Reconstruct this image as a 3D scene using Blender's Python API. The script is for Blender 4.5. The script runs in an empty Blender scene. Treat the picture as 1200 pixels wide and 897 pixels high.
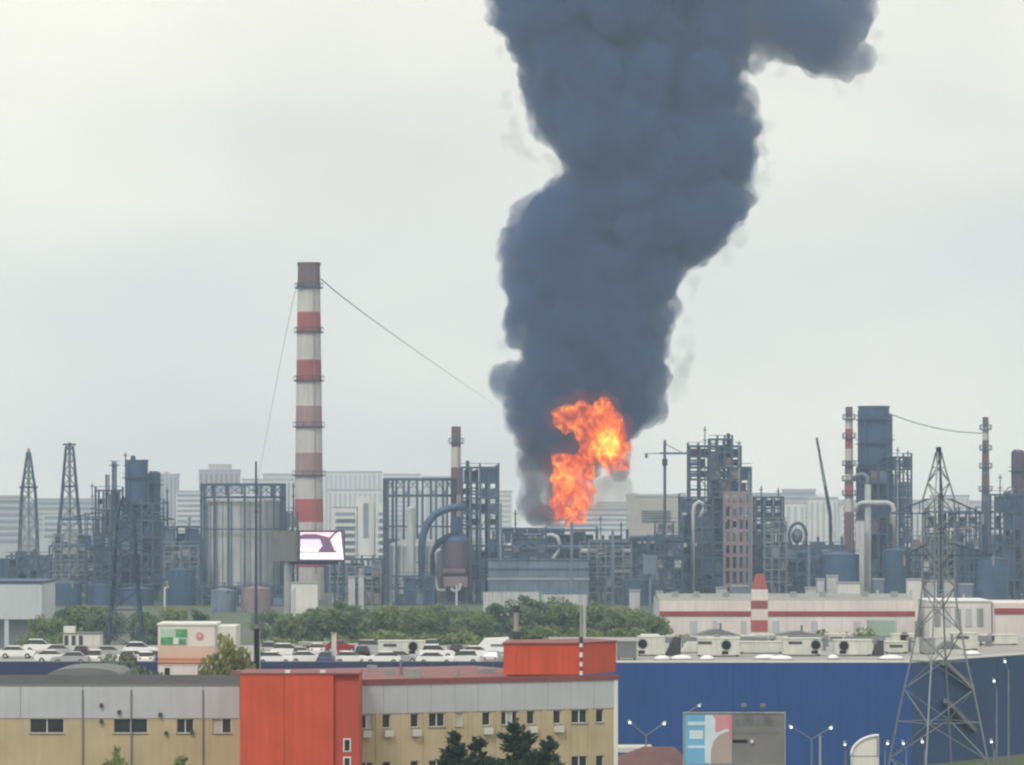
import bpy, bmesh, math, random
from mathutils import Vector, Quaternion, Matrix, noise

# ------------------------------------------------------------------ camera, sky, sun, exposure
SC = bpy.context.scene
COL = SC.collection
F = 4886.0            # focal length in photo pixels (1200 wide)
CAMZ = 30.0           # eye height on the balcony
HOR = 590.0           # photo row of the horizon
R = math.radians

cam_d = bpy.data.cameras.new('camera')
cam_d.sensor_width = 36.0
cam_d.lens = 36.0 * F / 1200.0
cam_d.shift_y = (HOR - 448.5) / 1200.0
cam_d.clip_start = 1.0
cam_d.clip_end = 30000.0
cam = bpy.data.objects.new('camera', cam_d)
cam.location = (0, 0, CAMZ)
cam.rotation_euler = (R(90), 0, 0)
COL.objects.link(cam)
SC.camera = cam

SUN_EL, SUN_AZ = 48.0, 205.0     # azimuth clockwise from +Y (behind the camera, a little to the left)
world = bpy.data.worlds.new('World')
SC.world = world
world.use_nodes = True
wn, wl = world.node_tree.nodes, world.node_tree.links
wn.clear()
w_out = wn.new('ShaderNodeOutputWorld')
w_bg = wn.new('ShaderNodeBackground')
w_bg.inputs['Strength'].default_value = 0.1
sky = wn.new('ShaderNodeTexSky')
sky.sky_type = 'NISHITA'
sky.sun_disc = False
sky.sun_elevation = R(SUN_EL)
sky.sun_rotation = R(SUN_AZ)
sky.air_density = 1.0
sky.dust_density = 3.0
w_tc = wn.new('ShaderNodeTexCoord')
w_mp = wn.new('ShaderNodeMapping')
w_mp.inputs['Scale'].default_value = (1.0, 1.0, 2.1)
w_mp.inputs['Location'].default_value = (0.37, 0.1, 0.22)
w_nz = wn.new('ShaderNodeTexNoise')
w_nz.inputs['Scale'].default_value = 6.5
w_nz.inputs['Detail'].default_value = 5.0
w_nz.inputs['Roughness'].default_value = 0.45
w_rp = wn.new('ShaderNodeValToRGB')
w_rp.color_ramp.elements[0].position = 0.36
w_rp.color_ramp.elements[0].color = (9.1, 8.85, 7.9, 1)
w_rp.color_ramp.elements[1].position = 0.62
w_rp.color_ramp.elements[1].color = (11.8, 11.3, 9.5, 1)
w_mx = wn.new('ShaderNodeMix')
w_mx.data_type = 'RGBA'
w_mx.inputs['Factor'].default_value = 0.93     # closed cloud cover over the clear sky
wl.new(w_tc.outputs['Generated'], w_mp.inputs['Vector'])
wl.new(w_mp.outputs['Vector'], w_nz.inputs['Vector'])
wl.new(w_nz.outputs['Fac'], w_rp.inputs['Fac'])
wl.new(sky.outputs['Color'], w_mx.inputs['A'])
wl.new(w_rp.outputs['Color'], w_mx.inputs['B'])
wl.new(w_mx.outputs['Result'], w_bg.inputs['Color'])
wl.new(w_bg.outputs['Background'], w_out.inputs['Surface'])

sun_d = bpy.data.lights.new('sun', 'SUN')
sun_d.energy = 1.45
sun_d.angle = R(14)
sun_d.color = (1.0, 0.96, 0.9)
sun = bpy.data.objects.new('sun', sun_d)
_az, _el = R(SUN_AZ), R(SUN_EL)
_to = Vector((math.sin(_az) * math.cos(_el), math.cos(_az) * math.cos(_el), math.sin(_el)))
sun.rotation_euler = (-_to).to_track_quat('-Z', 'Y').to_euler()
sun.location = (0, 0, 400)
COL.objects.link(sun)

SC.view_settings.view_transform = 'Standard'
SC.view_settings.look = 'None'
SC.view_settings.exposure = 0.1
SC.view_settings.gamma = 1.0
SC.view_settings.use_curve_mapping = False
SC.cycles.use_denoising = True
SC.cycles.filter_width = 2.3          # the photograph is soft: a zoomed phone frame
SC.cycles.max_bounces = 6
SC.cycles.diffuse_bounces = 2
SC.cycles.volume_bounces = 2
SC.cycles.transparent_max_bounces = 16

rnd = random.Random(7)

# ------------------------------------------------------------------ materials
MATS = {}


def mat(name, col, rough=0.8, metal=0.0, var=0.15, scale=0.35, streak=0.0, bump=0.0, spec=0.3):
    m = bpy.data.materials.new(name)
    m.use_nodes = True
    n, l = m.node_tree.nodes, m.node_tree.links
    b = n['Principled BSDF']
    b.inputs['Roughness'].default_value = rough
    b.inputs['Metallic'].default_value = metal
    b.inputs['Specular IOR Level'].default_value = spec
    g = n.new('ShaderNodeNewGeometry')
    nz = n.new('ShaderNodeTexNoise')
    nz.inputs['Scale'].default_value = scale
    nz.inputs['Detail'].default_value = 6.0
    l.new(g.outputs['Position'], nz.inputs['Vector'])
    mp = n.new('ShaderNodeMapRange')
    mp.inputs['From Min'].default_value = 0.3
    mp.inputs['From Max'].default_value = 0.7
    mp.inputs['To Min'].default_value = 1.0 - var
    mp.inputs['To Max'].default_value = 1.0 + var
    l.new(nz.outputs['Fac'], mp.inputs['Value'])
    fac = mp.outputs['Result']
    if streak > 0:
        ms = n.new('ShaderNodeMapping')
        ms.inputs['Scale'].default_value = (2.2, 2.2, 0.12)
        l.new(g.outputs['Position'], ms.inputs['Vector'])
        n2 = n.new('ShaderNodeTexNoise')
        n2.inputs['Scale'].default_value = 1.0
        n2.inputs['Detail'].default_value = 4.0
        l.new(ms.outputs['Vector'], n2.inputs['Vector'])
        m2 = n.new('ShaderNodeMapRange')
        m2.inputs['From Min'].default_value = 0.35
        m2.inputs['From Max'].default_value = 0.7
        m2.inputs['To Min'].default_value = 1.0
        m2.inputs['To Max'].default_value = 1.0 - streak
        l.new(n2.outputs['Fac'], m2.inputs['Value'])
        mm = n.new('ShaderNodeMath')
        mm.operation = 'MULTIPLY'
        l.new(fac, mm.inputs[0])
        l.new(m2.outputs['Result'], mm.inputs[1])
        fac = mm.outputs['Value']
    vm = n.new('ShaderNodeVectorMath')
    vm.operation = 'SCALE'
    vm.inputs[0].default_value = col[:3]
    l.new(fac, vm.inputs['Scale'])
    l.new(vm.outputs['Vector'], b.inputs['Base Color'])
    if bump > 0:
        bp = n.new('ShaderNodeBump')
        bp.inputs['Strength'].default_value = bump
        bp.inputs['Distance'].default_value = 0.05
        nb = n.new('ShaderNodeTexNoise')
        nb.inputs['Scale'].default_value = 6.0
        l.new(g.outputs['Position'], nb.inputs['Vector'])
        l.new(nb.outputs['Fac'], bp.inputs['Height'])
        l.new(bp.outputs['Normal'], b.inputs['Normal'])
    MATS[name] = m
    return m


def emit(name, col, strength):
    m = bpy.data.materials.new(name)
    m.use_nodes = True
    b = m.node_tree.nodes['Principled BSDF']
    b.inputs['Base Color'].default_value = (*col, 1)
    b.inputs['Emission Color'].default_value = (*col, 1)
    b.inputs['Emission Strength'].default_value = strength
    MATS[name] = m
    return m


def leafmat(name, c1, c2):
    m = bpy.data.materials.new(name)
    m.use_nodes = True
    n, l = m.node_tree.nodes, m.node_tree.links
    b = n['Principled BSDF']
    b.inputs['Roughness'].default_value = 0.75
    b.inputs['Specular IOR Level'].default_value = 0.2
    g = n.new('ShaderNodeNewGeometry')
    nz = n.new('ShaderNodeTexNoise')
    nz.inputs['Scale'].default_value = 0.6
    nz.inputs['Detail'].default_value = 4.0
    l.new(g.outputs['Position'], nz.inputs['Vector'])
    rp = n.new('ShaderNodeValToRGB')
    rp.color_ramp.elements[0].position = 0.35
    rp.color_ramp.elements[0].color = (*c1, 1)
    rp.color_ramp.elements[1].position = 0.65
    rp.color_ramp.elements[1].color = (*c2, 1)
    l.new(nz.outputs['Fac'], rp.inputs['Fac'])
    l.new(rp.outputs['Color'], b.inputs['Base Color'])
    tr = n.new('ShaderNodeBsdfTranslucent')
    l.new(rp.outputs['Color'], tr.inputs['Color'])
    mx = n.new('ShaderNodeMixShader')
    mx.inputs['Fac'].default_value = 0.3
    l.new(b.outputs['BSDF'], mx.inputs[1])
    l.new(tr.outputs['BSDF'], mx.inputs[2])
    l.new(mx.outputs['Shader'], n['Material Output'].inputs['Surface'])
    MATS[name] = m
    return m


mat('steel', (0.068, 0.098, 0.15), 0.6, 0.2, 0.25, 0.2)  # blue of the hazy distance put into this and the dark steel's colour
mat('steel_dark', (0.03, 0.046, 0.075), 0.65, 0.2, 0.25, 0.2)
mat('steel_pale', (0.36, 0.38, 0.40), 0.55, 0.3, 0.2, 0.2, 0.25)
mat('galv', (0.24, 0.26, 0.28), 0.5, 0.6, 0.15, 0.5)
mat('vessel_blue', (0.062, 0.11, 0.20), 0.5, 0.3, 0.2, 0.15, 0.25)
mat('vessel_grey', (0.18, 0.23, 0.30), 0.5, 0.3, 0.2, 0.15, 0.3)
mat('vessel_white', (0.55, 0.56, 0.56), 0.5, 0.1, 0.12, 0.15, 0.3)
mat('vessel_navy', (0.045, 0.085, 0.15), 0.5, 0.1, 0.2, 0.15, 0.2)
mat('vessel_plum', (0.13, 0.085, 0.12), 0.6, 0.2, 0.25, 0.15, 0.2)
mat('concrete_pink', (0.27, 0.20, 0.205), 0.9, 0, 0.15, 0.2, 0.2)
mat('concrete', (0.33, 0.33, 0.32), 0.9, 0, 0.15, 0.3, 0.25)
mat('stack_white', (0.60, 0.57, 0.55), 0.85, 0, 0.08, 0.12, 0.22)
mat('stack_red', (0.36, 0.095, 0.085), 0.85, 0, 0.12, 0.12, 0.2)
mat('stack_faded', (0.36, 0.235, 0.235), 0.85, 0, 0.12, 0.12, 0.2)
mat('stack_red_low', (0.47, 0.10, 0.10), 0.85, 0, 0.08, 0.12, 0.15)
mat('stack_soot', (0.17, 0.115, 0.11), 0.9, 0, 0.15, 0.12, 0.2)
mat('rail_red', (0.33, 0.07, 0.06), 0.7)
mat('yellow_wall', (0.48, 0.40, 0.26), 0.9, 0, 0.10, 0.35, 0.12, 0.2)
mat('band_panel', (0.47, 0.485, 0.52), 0.6, 0.0, 0.06, 0.4, 0.09)
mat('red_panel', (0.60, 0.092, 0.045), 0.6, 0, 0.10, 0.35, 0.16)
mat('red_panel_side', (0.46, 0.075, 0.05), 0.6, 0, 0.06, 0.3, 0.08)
mat('coping_red', (0.22, 0.075, 0.075), 0.6, 0, 0.12, 0.6)
mat('roof_felt', (0.055, 0.055, 0.06), 0.95, 0, 0.3, 0.4)
mat('roof_red', (0.24, 0.12, 0.125), 0.85, 0, 0.15, 0.5)
mat('white_trim', (0.74, 0.74, 0.72), 0.7, 0, 0.06, 0.6, 0.1)
mat('glass_dark', (0.03, 0.036, 0.035), 0.12, 0, 0.3, 0.8, 0, 0, 0.5)
mat('curtain', (0.45, 0.45, 0.42), 0.9, 0, 0.1, 2.0)
mat('mall_blue', (0.018, 0.074, 0.26), 0.55, 0.0, 0.12, 0.10, 0.16)
mat('mall_blue_shaded', (0.03, 0.072, 0.185), 0.6, 0.0, 0.12, 0.08, 0.1)  # grey-blue of the same wall, darkening of the turned face put into the colour
mat('parapet_navy', (0.035, 0.048, 0.115), 0.7, 0, 0.12, 0.2, 0.1)
mat('deck', (0.33, 0.33, 0.325), 0.9, 0, 0.15, 0.15)
mat('hvac', (0.62, 0.62, 0.57), 0.55, 0.05, 0.1, 0.8, 0.15)
mat('hvac_grey', (0.30, 0.31, 0.30), 0.6, 0.1, 0.1, 0.8, 0.15)
mat('black', (0.012, 0.012, 0.013), 0.7)
mat('dark_grey', (0.06, 0.062, 0.066), 0.7)
mat('mid_grey', (0.17, 0.175, 0.18), 0.8, 0, 0.12)
mat('skylight', (0.78, 0.79, 0.82), 0.35, 0, 0.04)
mat('sandy', (0.44, 0.41, 0.35), 0.9, 0, 0.12, 0.3, 0.15)
mat('brown_roof', (0.14, 0.075, 0.075), 0.85, 0, 0.15, 0.6)
mat('white_wall', (0.74, 0.72, 0.69), 0.85, 0, 0.08, 0.15, 0.15)
mat('pinkish_wall', (0.76, 0.69, 0.67), 0.85, 0, 0.08, 0.15, 0.15)
mat('stripe_red', (0.30, 0.05, 0.055), 0.7, 0, 0.1)
mat('pale_blue_wall', (0.55, 0.58, 0.62), 0.8, 0, 0.08, 0.05, 0.12)
mat('city_white', (0.72, 0.72, 0.71), 0.9, 0, 0.06, 0.02, 0.1)  # part of the distance haze is put into the pale city colours
mat('city_grey', (0.50, 0.51, 0.53), 0.9, 0, 0.08, 0.02, 0.12)
mat('city_pink', (0.50, 0.45, 0.45), 0.9, 0, 0.06, 0.02, 0.1)
mat('city_beige', (0.45, 0.43, 0.39), 0.9, 0, 0.08, 0.02, 0.1)
mat('city_window', (0.26, 0.29, 0.33), 0.4, 0, 0.25, 0.05)
mat('bark', (0.09, 0.07, 0.055), 0.95)
mat('orange_band', (0.60, 0.24, 0.13), 0.7, 0, 0.06)
mat('peach', (0.66, 0.46, 0.37), 0.8, 0, 0.06)
mat('sign_green', (0.09, 0.30, 0.14), 0.6, 0, 0.3, 1.2)
mat('sign_pale_green', (0.42, 0.58, 0.46), 0.6, 0, 0.1, 1.2)
mat('sign_rose', (0.60, 0.22, 0.24), 0.6)
mat('ad_blue', (0.16, 0.42, 0.66), 0.5, 0, 0.08)
mat('ad_pale', (0.60, 0.72, 0.80), 0.5, 0, 0.08)
mat('ad_pink', (0.60, 0.27, 0.31), 0.5, 0, 0.12)
mat('ad_grey', (0.20, 0.19, 0.19), 0.5, 0, 0.12)
mat('ad_skin', (0.42, 0.33, 0.30), 0.6, 0, 0.1)
mat('board_grey', (0.17, 0.175, 0.165), 0.7, 0, 0.12, 0.6, 0.1)
mat('white_paint', (0.78, 0.78, 0.78), 0.35, 0, 0.03)
mat('silver_paint', (0.42, 0.43, 0.45), 0.35, 0.3, 0.03)
mat('black_paint', (0.025, 0.026, 0.03), 0.3, 0.1, 0.03)
mat('blue_paint', (0.06, 0.10, 0.22), 0.3, 0.1, 0.03)
mat('red_paint', (0.30, 0.03, 0.03), 0.3, 0.0, 0.03)
mat('tyre', (0.015, 0.015, 0.016), 0.9)
mat('box_green', (0.33, 0.43, 0.36), 0.7, 0, 0.1)
leafmat('leaf_belt', (0.145, 0.20, 0.085), (0.23, 0.285, 0.115))
leafmat('leaf_blue', (0.115, 0.175, 0.105), (0.18, 0.24, 0.13))
leafmat('leaf_light', (0.18, 0.23, 0.09), (0.27, 0.32, 0.13))
leafmat('leaf_dark', (0.03, 0.058, 0.04), (0.065, 0.10, 0.06))
leafmat('leaf_yellow', (0.20, 0.22, 0.07), (0.34, 0.33, 0.15))
emit('screen_white', (1.0, 0.93, 0.97), 1.0)
emit('screen_pink', (0.95, 0.62, 0.68), 0.75)
emit('screen_lilac', (0.70, 0.62, 0.80), 0.65)
emit('screen_plum', (0.16, 0.09, 0.16), 0.5)
emit('lamp_glow', (0.85, 0.93, 1.0), 1.6)
emit('lamp_dim', (0.6, 0.75, 1.0), 0.5)

# ------------------------------------------------------------------ helpers
MESH = {}


def PX(px, Y):
    return (px - 600.0) * Y / F


def PZ(py, Y):
    return CAMZ + (HOR - py) * Y / F


def M_(px, Y):
    return px * Y / F


def wmat(o):
    """world matrix from the transform channels, without a depsgraph update"""
    if o.parent is None: return o.matrix_basis.copy()
    return wmat(o.parent) @ o.matrix_parent_inverse @ o.matrix_basis


def link(o, parent, wloc):
    """place o at the world point wloc, under parent"""
    COL.objects.link(o)
    w = Vector(wloc)
    o.location = w
    if parent is not None:
        o.parent = parent
        o.matrix_parent_inverse = wmat(parent).inverted()
    return o


def tag(o, label=None, cat=None, group=None, kind=None):
    if label: o['label'] = label
    if cat: o['category'] = cat
    if group: o['group'] = group
    if kind: o['kind'] = kind
    return o


def thing(name, label, cat, loc, group=None):
    o = bpy.data.objects.new(name, None)
    o.empty_display_size = 0.5
    link(o, None, loc)
    return tag(o, label, cat, group)


def smooth_sides(me, every=False):
    bm = bmesh.new()
    bm.from_mesh(me)
    for f in bm.faces:
        f.smooth = every or abs(f.normal.z) < 0.9
    for e in bm.edges:
        if any(not f.smooth for f in e.link_faces): e.smooth = False
    bm.to_mesh(me)
    bm.free()


def shape(kind, m):
    key = (kind, m)
    if key in MESH:
        return MESH[key]
    bm = bmesh.new()
    if kind == 'cube':
        bmesh.ops.create_cube(bm, size=1.0)
    elif kind.startswith('cyl'):
        bmesh.ops.create_cone(bm, cap_ends=True, segments=int(kind[3:]), radius1=1, radius2=1, depth=1)
    elif kind == 'cone':
        bmesh.ops.create_cone(bm, cap_ends=True, segments=20, radius1=1, radius2=0.02, depth=1)
    elif kind == 'dome':
        bmesh.ops.create_uvsphere(bm, u_segments=20, v_segments=10, radius=1)
    me = bpy.data.meshes.new(kind)
    bm.to_mesh(me)
    bm.free()
    if kind != 'cube':
        smooth_sides(me, kind == 'dome')
    me.materials.append(MATS[m])
    MESH[key] = me
    return me


def box(par, name, x0, x1, y0, y1, z0, z1, m, rz=0.0):
    o = bpy.data.objects.new(name, shape('cube', m))
    link(o, par, ((x0 + x1) / 2, (y0 + y1) / 2, (z0 + z1) / 2))
    o.scale = (abs(x1 - x0), abs(y1 - y0), abs(z1 - z0))
    if rz: o.rotation_euler = (0, 0, rz)
    return o


def bar(par, name, p, q, r, m, seg=8, sq=False):
    p, q = Vector(p), Vector(q)
    d = q - p
    o = bpy.data.objects.new(name, shape('cube' if sq else 'cyl%d' % seg, m))
    link(o, par, (p + q) / 2)
    k = 2 * r if sq else r
    o.scale = (k, k, d.length)
    o.rotation_mode = 'QUATERNION'
    o.rotation_quaternion = d.to_track_quat('Z', 'Y')
    return o


def cyl(par, name, x, y, z0, z1, r, m, seg=20):
    return bar(par, name, (x, y, z0), (x, y, z1), r, m, seg)


def dome(par, name, x, y, z, rx, rz, m):
    o = bpy.data.objects.new(name, shape('dome', m))
    link(o, par, (x, y, z))
    o.scale = (rx, rx, rz)
    return o


def meshobj(par, name, wloc, verts, faces, m, smooth=False):
    """verts in world coordinates; the object's origin is wloc"""
    w = Vector(wloc)
    me = bpy.data.meshes.new(name)
    me.from_pydata([Vector(v) - w for v in verts], [], faces)
    me.update()
    bm = bmesh.new()
    bm.from_mesh(me)
    bmesh.ops.recalc_face_normals(bm, faces=bm.faces)
    bm.to_mesh(me)
    bm.free()
    if smooth:
        for p in me.polygons: p.use_smooth = True
    me.materials.append(MATS[m])
    o = bpy.data.objects.new(name, me)
    return link(o, par, w)


def frustum(par, name, x, y, z0, z1, r0, r1, m, seg=32):
    vs, fs = [], []
    for z, r in ((z0, r0), (z1, r1)):
        for i in range(seg):
            a = 2 * math.pi * i / seg
            vs.append((x + r * math.cos(a), y + r * math.sin(a), z))
    for i in range(seg):
        j = (i + 1) % seg
        fs.append((i, j, seg + j, seg + i))
    fs.append(tuple(range(seg))[::-1])
    fs.append(tuple(range(seg, 2 * seg)))
    o = meshobj(par, name, (x, y, z0), vs, fs, m)
    smooth_sides(o.data)
    return o


def prism(par, name, poly, z0, z1, m):
    """vertical prism over a plan polygon (world xy)"""
    n = len(poly)
    vs = [(x, y, z0) for x, y in poly] + [(x, y, z1) for x, y in poly]
    fs = [(i, (i + 1) % n, n + (i + 1) % n, n + i) for i in range(n)]
    fs += [tuple(range(n))[::-1], tuple(range(n, 2 * n))]
    cx = sum(p[0] for p in poly) / n
    cy = sum(p[1] for p in poly) / n
    return meshobj(par, name, (cx, cy, z0), vs, fs, m)


def extrude_y(par, name, prof, y0, y1, m, smooth=False):
    """a profile in x,z extruded along y"""
    n = len(prof)
    vs = [(x, y0, z) for x, z in prof] + [(x, y1, z) for x, z in prof]
    fs = [(i, (i + 1) % n, n + (i + 1) % n, n + i) for i in range(n)]
    fs += [tuple(range(n))[::-1], tuple(range(n, 2 * n))]
    return meshobj(par, name, (prof[0][0], y0, prof[0][1]), vs, fs, m, smooth)


def pipe(par, name, pts, r, m, seg=10, r_end=None):
    """a bent tube through world points"""
    pts = [Vector(p) for p in pts]
    vs, fs = [], []
    n = len(pts)
    for i, p in enumerate(pts):
        t = (pts[min(i + 1, n - 1)] - pts[max(i - 1, 0)]).normalized()
        q = t.to_track_quat('Z', 'Y')
        rr = r if r_end is None else r + (r_end - r) * i / (n - 1)
        for k in range(seg):
            a = 2 * math.pi * k / seg
            vs.append(p + q @ Vector((rr * math.cos(a), rr * math.sin(a), 0)))
    for i in range(n - 1):
        for k in range(seg):
            j = (k + 1) % seg
            fs.append((i * seg + k, i * seg + j, (i + 1) * seg + j, (i + 1) * seg + k))
    fs.append(tuple(range(seg)))
    fs.append(tuple(range((n - 1) * seg, n * seg)))
    return meshobj(par, name, pts[0], vs, fs, m, True)


def arc(c, r, a0, a1, n=8):
    """points of an arc in the xz plane about c"""
    return [(c[0] + r * math.cos(R(a0 + (a1 - a0) * i / n)), c[1], c[2] + r * math.sin(R(a0 + (a1 - a0) * i / n))) for i in range(n + 1)]


# ------------------------------------------------------------------ ground
gm = bpy.data.materials.new('ground')
gm.use_nodes = True
gn, gl = gm.node_tree.nodes, gm.node_tree.links
gb = gn['Principled BSDF']
gb.inputs['Roughness'].default_value = 0.95
gg = gn.new('ShaderNodeNewGeometry')
gz = gn.new('ShaderNodeTexNoise')
gz.inputs['Scale'].default_value = 0.018
gz.inputs['Detail'].default_value = 8
gr = gn.new('ShaderNodeValToRGB')
gr.color_ramp.elements[0].position = 0.42
gr.color_ramp.elements[0].color = (0.10, 0.10, 0.095, 1)
gr.color_ramp.elements[1].position = 0.56
gr.color_ramp.elements[1].color = (0.075, 0.105, 0.045, 1)
gl.new(gg.outputs['Position'], gz.inputs['Vector'])
gl.new(gz.outputs['Fac'], gr.inputs['Fac'])
gl.new(gr.outputs['Color'], gb.inputs['Base Color'])
MATS['ground'] = gm
g = meshobj(None, 'ground', (0, 0, 0), [(-2600, -300, 0), (2600, -300, 0), (2600, 4000, 0), (-2600, 4000, 0)], [(0, 1, 2, 3)], 'ground')
tag(g, 'grey and green ground under the whole district', 'ground', kind='structure')

# ------------------------------------------------------------------ office building in front (yellow, white band, red blocks)
def wall_with_openings(par, name, p0, p1, z0, z1, thick, ops, m):
    """a wall from p0 to p1 (xy), outer face on that line, real openings (s0, s1, za, zb) with reveals"""
    p0, p1 = Vector((*p0, 0)), Vector((*p1, 0))
    L = (p1 - p0).length
    d = (p1 - p0) / L
    nrm = Vector((-d.y, d.x, 0))          # points inwards (away from the camera)
    ss = sorted({0.0, L} | {o[0] for o in ops} | {o[1] for o in ops})
    zs = sorted({z0, z1} | {o[2] for o in ops} | {o[3] for o in ops})
    vs, fs = [], []

    def q(a, b, c, e):
        k = len(vs)
        vs.extend((a, b, c, e))
        fs.append((k, k + 1, k + 2, k + 3))

    def pt(s, z, t=0.0):
        return p0 + d * s + nrm * t + Vector((0, 0, z))
    for sa, sb in zip(ss, ss[1:]):
        for za, zb in zip(zs, zs[1:]):
            sm, zm = (sa + sb) / 2, (za + zb) / 2
            if any(o[0] < sm < o[1] and o[2] < zm < o[3] for o in ops): continue
            q(pt(sa, za), pt(sb, za), pt(sb, zb), pt(sa, zb))
    for s0, s1, za, zb in ops:
        q(pt(s0, za), pt(s0, za, thick), pt(s1, za, thick), pt(s1, za))
        q(pt(s0, zb), pt(s1, zb), pt(s1, zb, thick), pt(s0, zb, thick))
        q(pt(s0, za), pt(s0, zb), pt(s0, zb, thick), pt(s0, za, thick))
        q(pt(s1, za), pt(s1, za, thick), pt(s1, zb, thick), pt(s1, zb))
    for s0, s1 in ((0, L),):
        q(pt(0, z0), pt(0, z1), pt(0, z1, thick), pt(0, z0, thick))
        q(pt(L, z0), pt(L, z0, thick), pt(L, z1, thick), pt(L, z1))
        q(pt(0, z1), pt(L, z1), pt(L, z1, thick), pt(0, z1, thick))
    w = Vector((p0.x, p0.y, z0))
    me = bpy.data.meshes.new(name)
    me.from_pydata([v - w for v in vs], [], fs)
    me.materials.append(MATS[m])
    o = bpy.data.objects.new(name, me)
    return link(o, par, w), d, nrm


def fbox(par, name, p0, d, nrm, s0, s1, t0, t1, z0, z1, m):
    """a box laid along a wall: s along it, t inwards (negative = proud)"""
    c = Vector((*p0, 0)) + d * ((s0 + s1) / 2) + nrm * ((t0 + t1) / 2) + Vector((0, 0, (z0 + z1) / 2))
    o = bpy.data.objects.new(name, shape('cube', m))
    link(o, par, c)
    o.scale = (s1 - s0, t1 - t0, z1 - z0)
    o.rotation_euler = (0, 0, math.atan2(d.y, d.x))
    return o


def facade_s(p0, p1, px):
    """distance along the wall p0-p1 that the photo column px meets"""
    k = (px - 600.0) / F
    x0, y0 = p0
    dx, dy = p1[0] - x0, p1[1] - y0
    t = (k * y0 - x0) / (dx - k * dy)
    return t * math.hypot(dx, dy)


def window(par, p0, d, nrm, s0, s1, z0, z1, panes=1, curtained=()):
    w = fbox(par, 'window', p0, d, nrm, s0 + .02, s1 - .02, .16, .20, z0 + .02, z1 - .02, 'glass_dark')
    f = .05
    for a, b, za, zb in ((s0, s1, z0, z0 + f), (s0, s1, z1 - f, z1), (s0, s0 + f, z0 + f, z1 - f), (s1 - f, s1, z0 + f, z1 - f)):
        fbox(w, 'frame', p0, d, nrm, a + .003, b - .003, .10, .158, za + .003, zb - .003, 'white_trim')
    for k in range(1, panes):
        s = s0 + (s1 - s0) * k / panes
        fbox(w, 'mullion', p0, d, nrm, s - f * .7, s + f * .7, .09, .157, z0 + f, z1 - f, 'white_trim')
    for k in curtained:
        a = s0 + (s1 - s0) * k / panes
        b = s0 + (s1 - s0) * (k + 1) / panes
        fbox(w, 'curtain', p0, d, nrm, a + f, b - f, .145, .156, z0 + f + .02, z1 - f, 'curtain')
    fbox(w, 'sill', p0, d, nrm, s0 - .06, s1 + .06, -.08, .10, z0 - .06, z0 - .004, 'galv')
    return w


OFF = thing('office_building', 'yellow office building with grey-white top band and two red blocks across the bottom', 'building', (PX(420, 318), 318, 0))
# left wing, square to the view
DL = 315.0
a0, a1 = (PX(-60, DL), DL), (PX(290, DL), DL)
ops = []
wins = [(35, 75, 2, ()), (133, 173, 2, ()), (207, 227, 2, ()), (249, 271, 2, (0,)), (-40, -8, 2, ())]
for wa, wb, pn, cu in wins:
    for r_ in range(3):
        zt = 13.72 - 3.6 * r_
        ops.append((facade_s(a0, a1, wa), facade_s(a0, a1, wb), zt - 1.1, zt))
wl_, d_, n_ = wall_with_openings(OFF, 'wall', a0, a1, 0.0, 13.75, 0.3, ops, 'yellow_wall')
for i, (s0, s1, z0, z1) in enumerate(ops):
    wa, wb, pn, cu = wins[i // 3]
    window(OFF, a0, d_, n_, s0, s1, z0, z1, pn, cu)
pl = [-60, 24, 97, 154, 238, 281]
for pa, pb in zip(pl, pl[1:]):
    s0, s1 = facade_s(a0, a1, pa), facade_s(a0, a1, pb)
    fbox(OFF, 'panel', a0, d_, n_, s0 + .015, s1 - .015, -.06, .25, 13.755, 16.2, 'band_panel')
for pa in (97, 154, 238):
    s0 = facade_s(a0, a1, pa)
    fbox(OFF, 'drainpipe', a0, d_, n_, s0 - .05, s0 + .05, -.16, -.062, 0.0, 15.9, 'mid_grey')
for pa, zz in ((119, 14.6), (119, 13.4), (140, 14.1), (188, 13.9), (195, 12.5), (225, 12.6)):
    s0 = facade_s(a0, a1, pa)
    fbox(OFF, 'wall_lamp', a0, d_, n_, s0 - .12, s0 + .12, -.3, -.062, zz, zz + .28, 'dark_grey')
box(OFF, 'roof', a0[0], a1[0], DL + .26, DL + 24, 15.7, 16.05, 'roof_felt')
box(OFF, 'core', a0[0] + .2, a1[0] - .2, DL + .45, DL + 23.8, 0.0, 15.69, 'mid_grey')
fbox(OFF, 'coping', a0, d_, n_, 0, (Vector(a1) - Vector(a0)).length, -.1, .35, 16.203, 16.28, 'mid_grey')
# right wing, running slightly away
b0, b1 = (PX(421, 316.4), 316.4), (PX(722, 326.0), 326.0)
cw = [(429, 16, 2, (1,)), (453, 9.5, 1, ()), (486, 9.5, 1, ()), (512, 18.5, 2, ()), (538, 8.5, 1, (0,)), (570, 9.5, 1, ()), (597, 19, 3, (1,)), (622, 9, 1, ()), (653, 9, 1, ()), (679, 18.5, 2, ()), (703, 9, 1, ())]
ops, inf = [], []
for cx, wpx, pn, cu in cw:
    for r_ in range(3):
        zt = 13.93 - 3.6 * r_
        s0, s1 = facade_s(b0, b1, cx - wpx / 2), facade_s(b0, b1, cx + wpx / 2)
        ops.append((max(s0, .12), s1, zt - 1.05, zt))
        inf.append((pn, cu if (r_ == 0) else ()))
wl_, d_, n_ = wall_with_openings(OFF, 'wall', b0, b1, 0.0, 14.0, 0.3, ops, 'yellow_wall')
for (s0, s1, z0, z1), (pn, cu) in zip(ops, inf):
    window(OFF, b0, d_, n_, s0, s1, z0, z1, pn, cu)
    if rnd.random() < .35:
        fbox(OFF, 'air_conditioner', b0, d_, n_, s0 + .05, s0 + .75, -.4, -.003, z0 - .65, z0 - .15, 'hvac')
Lb = (Vector(b1) - Vector(b0)).length
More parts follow.
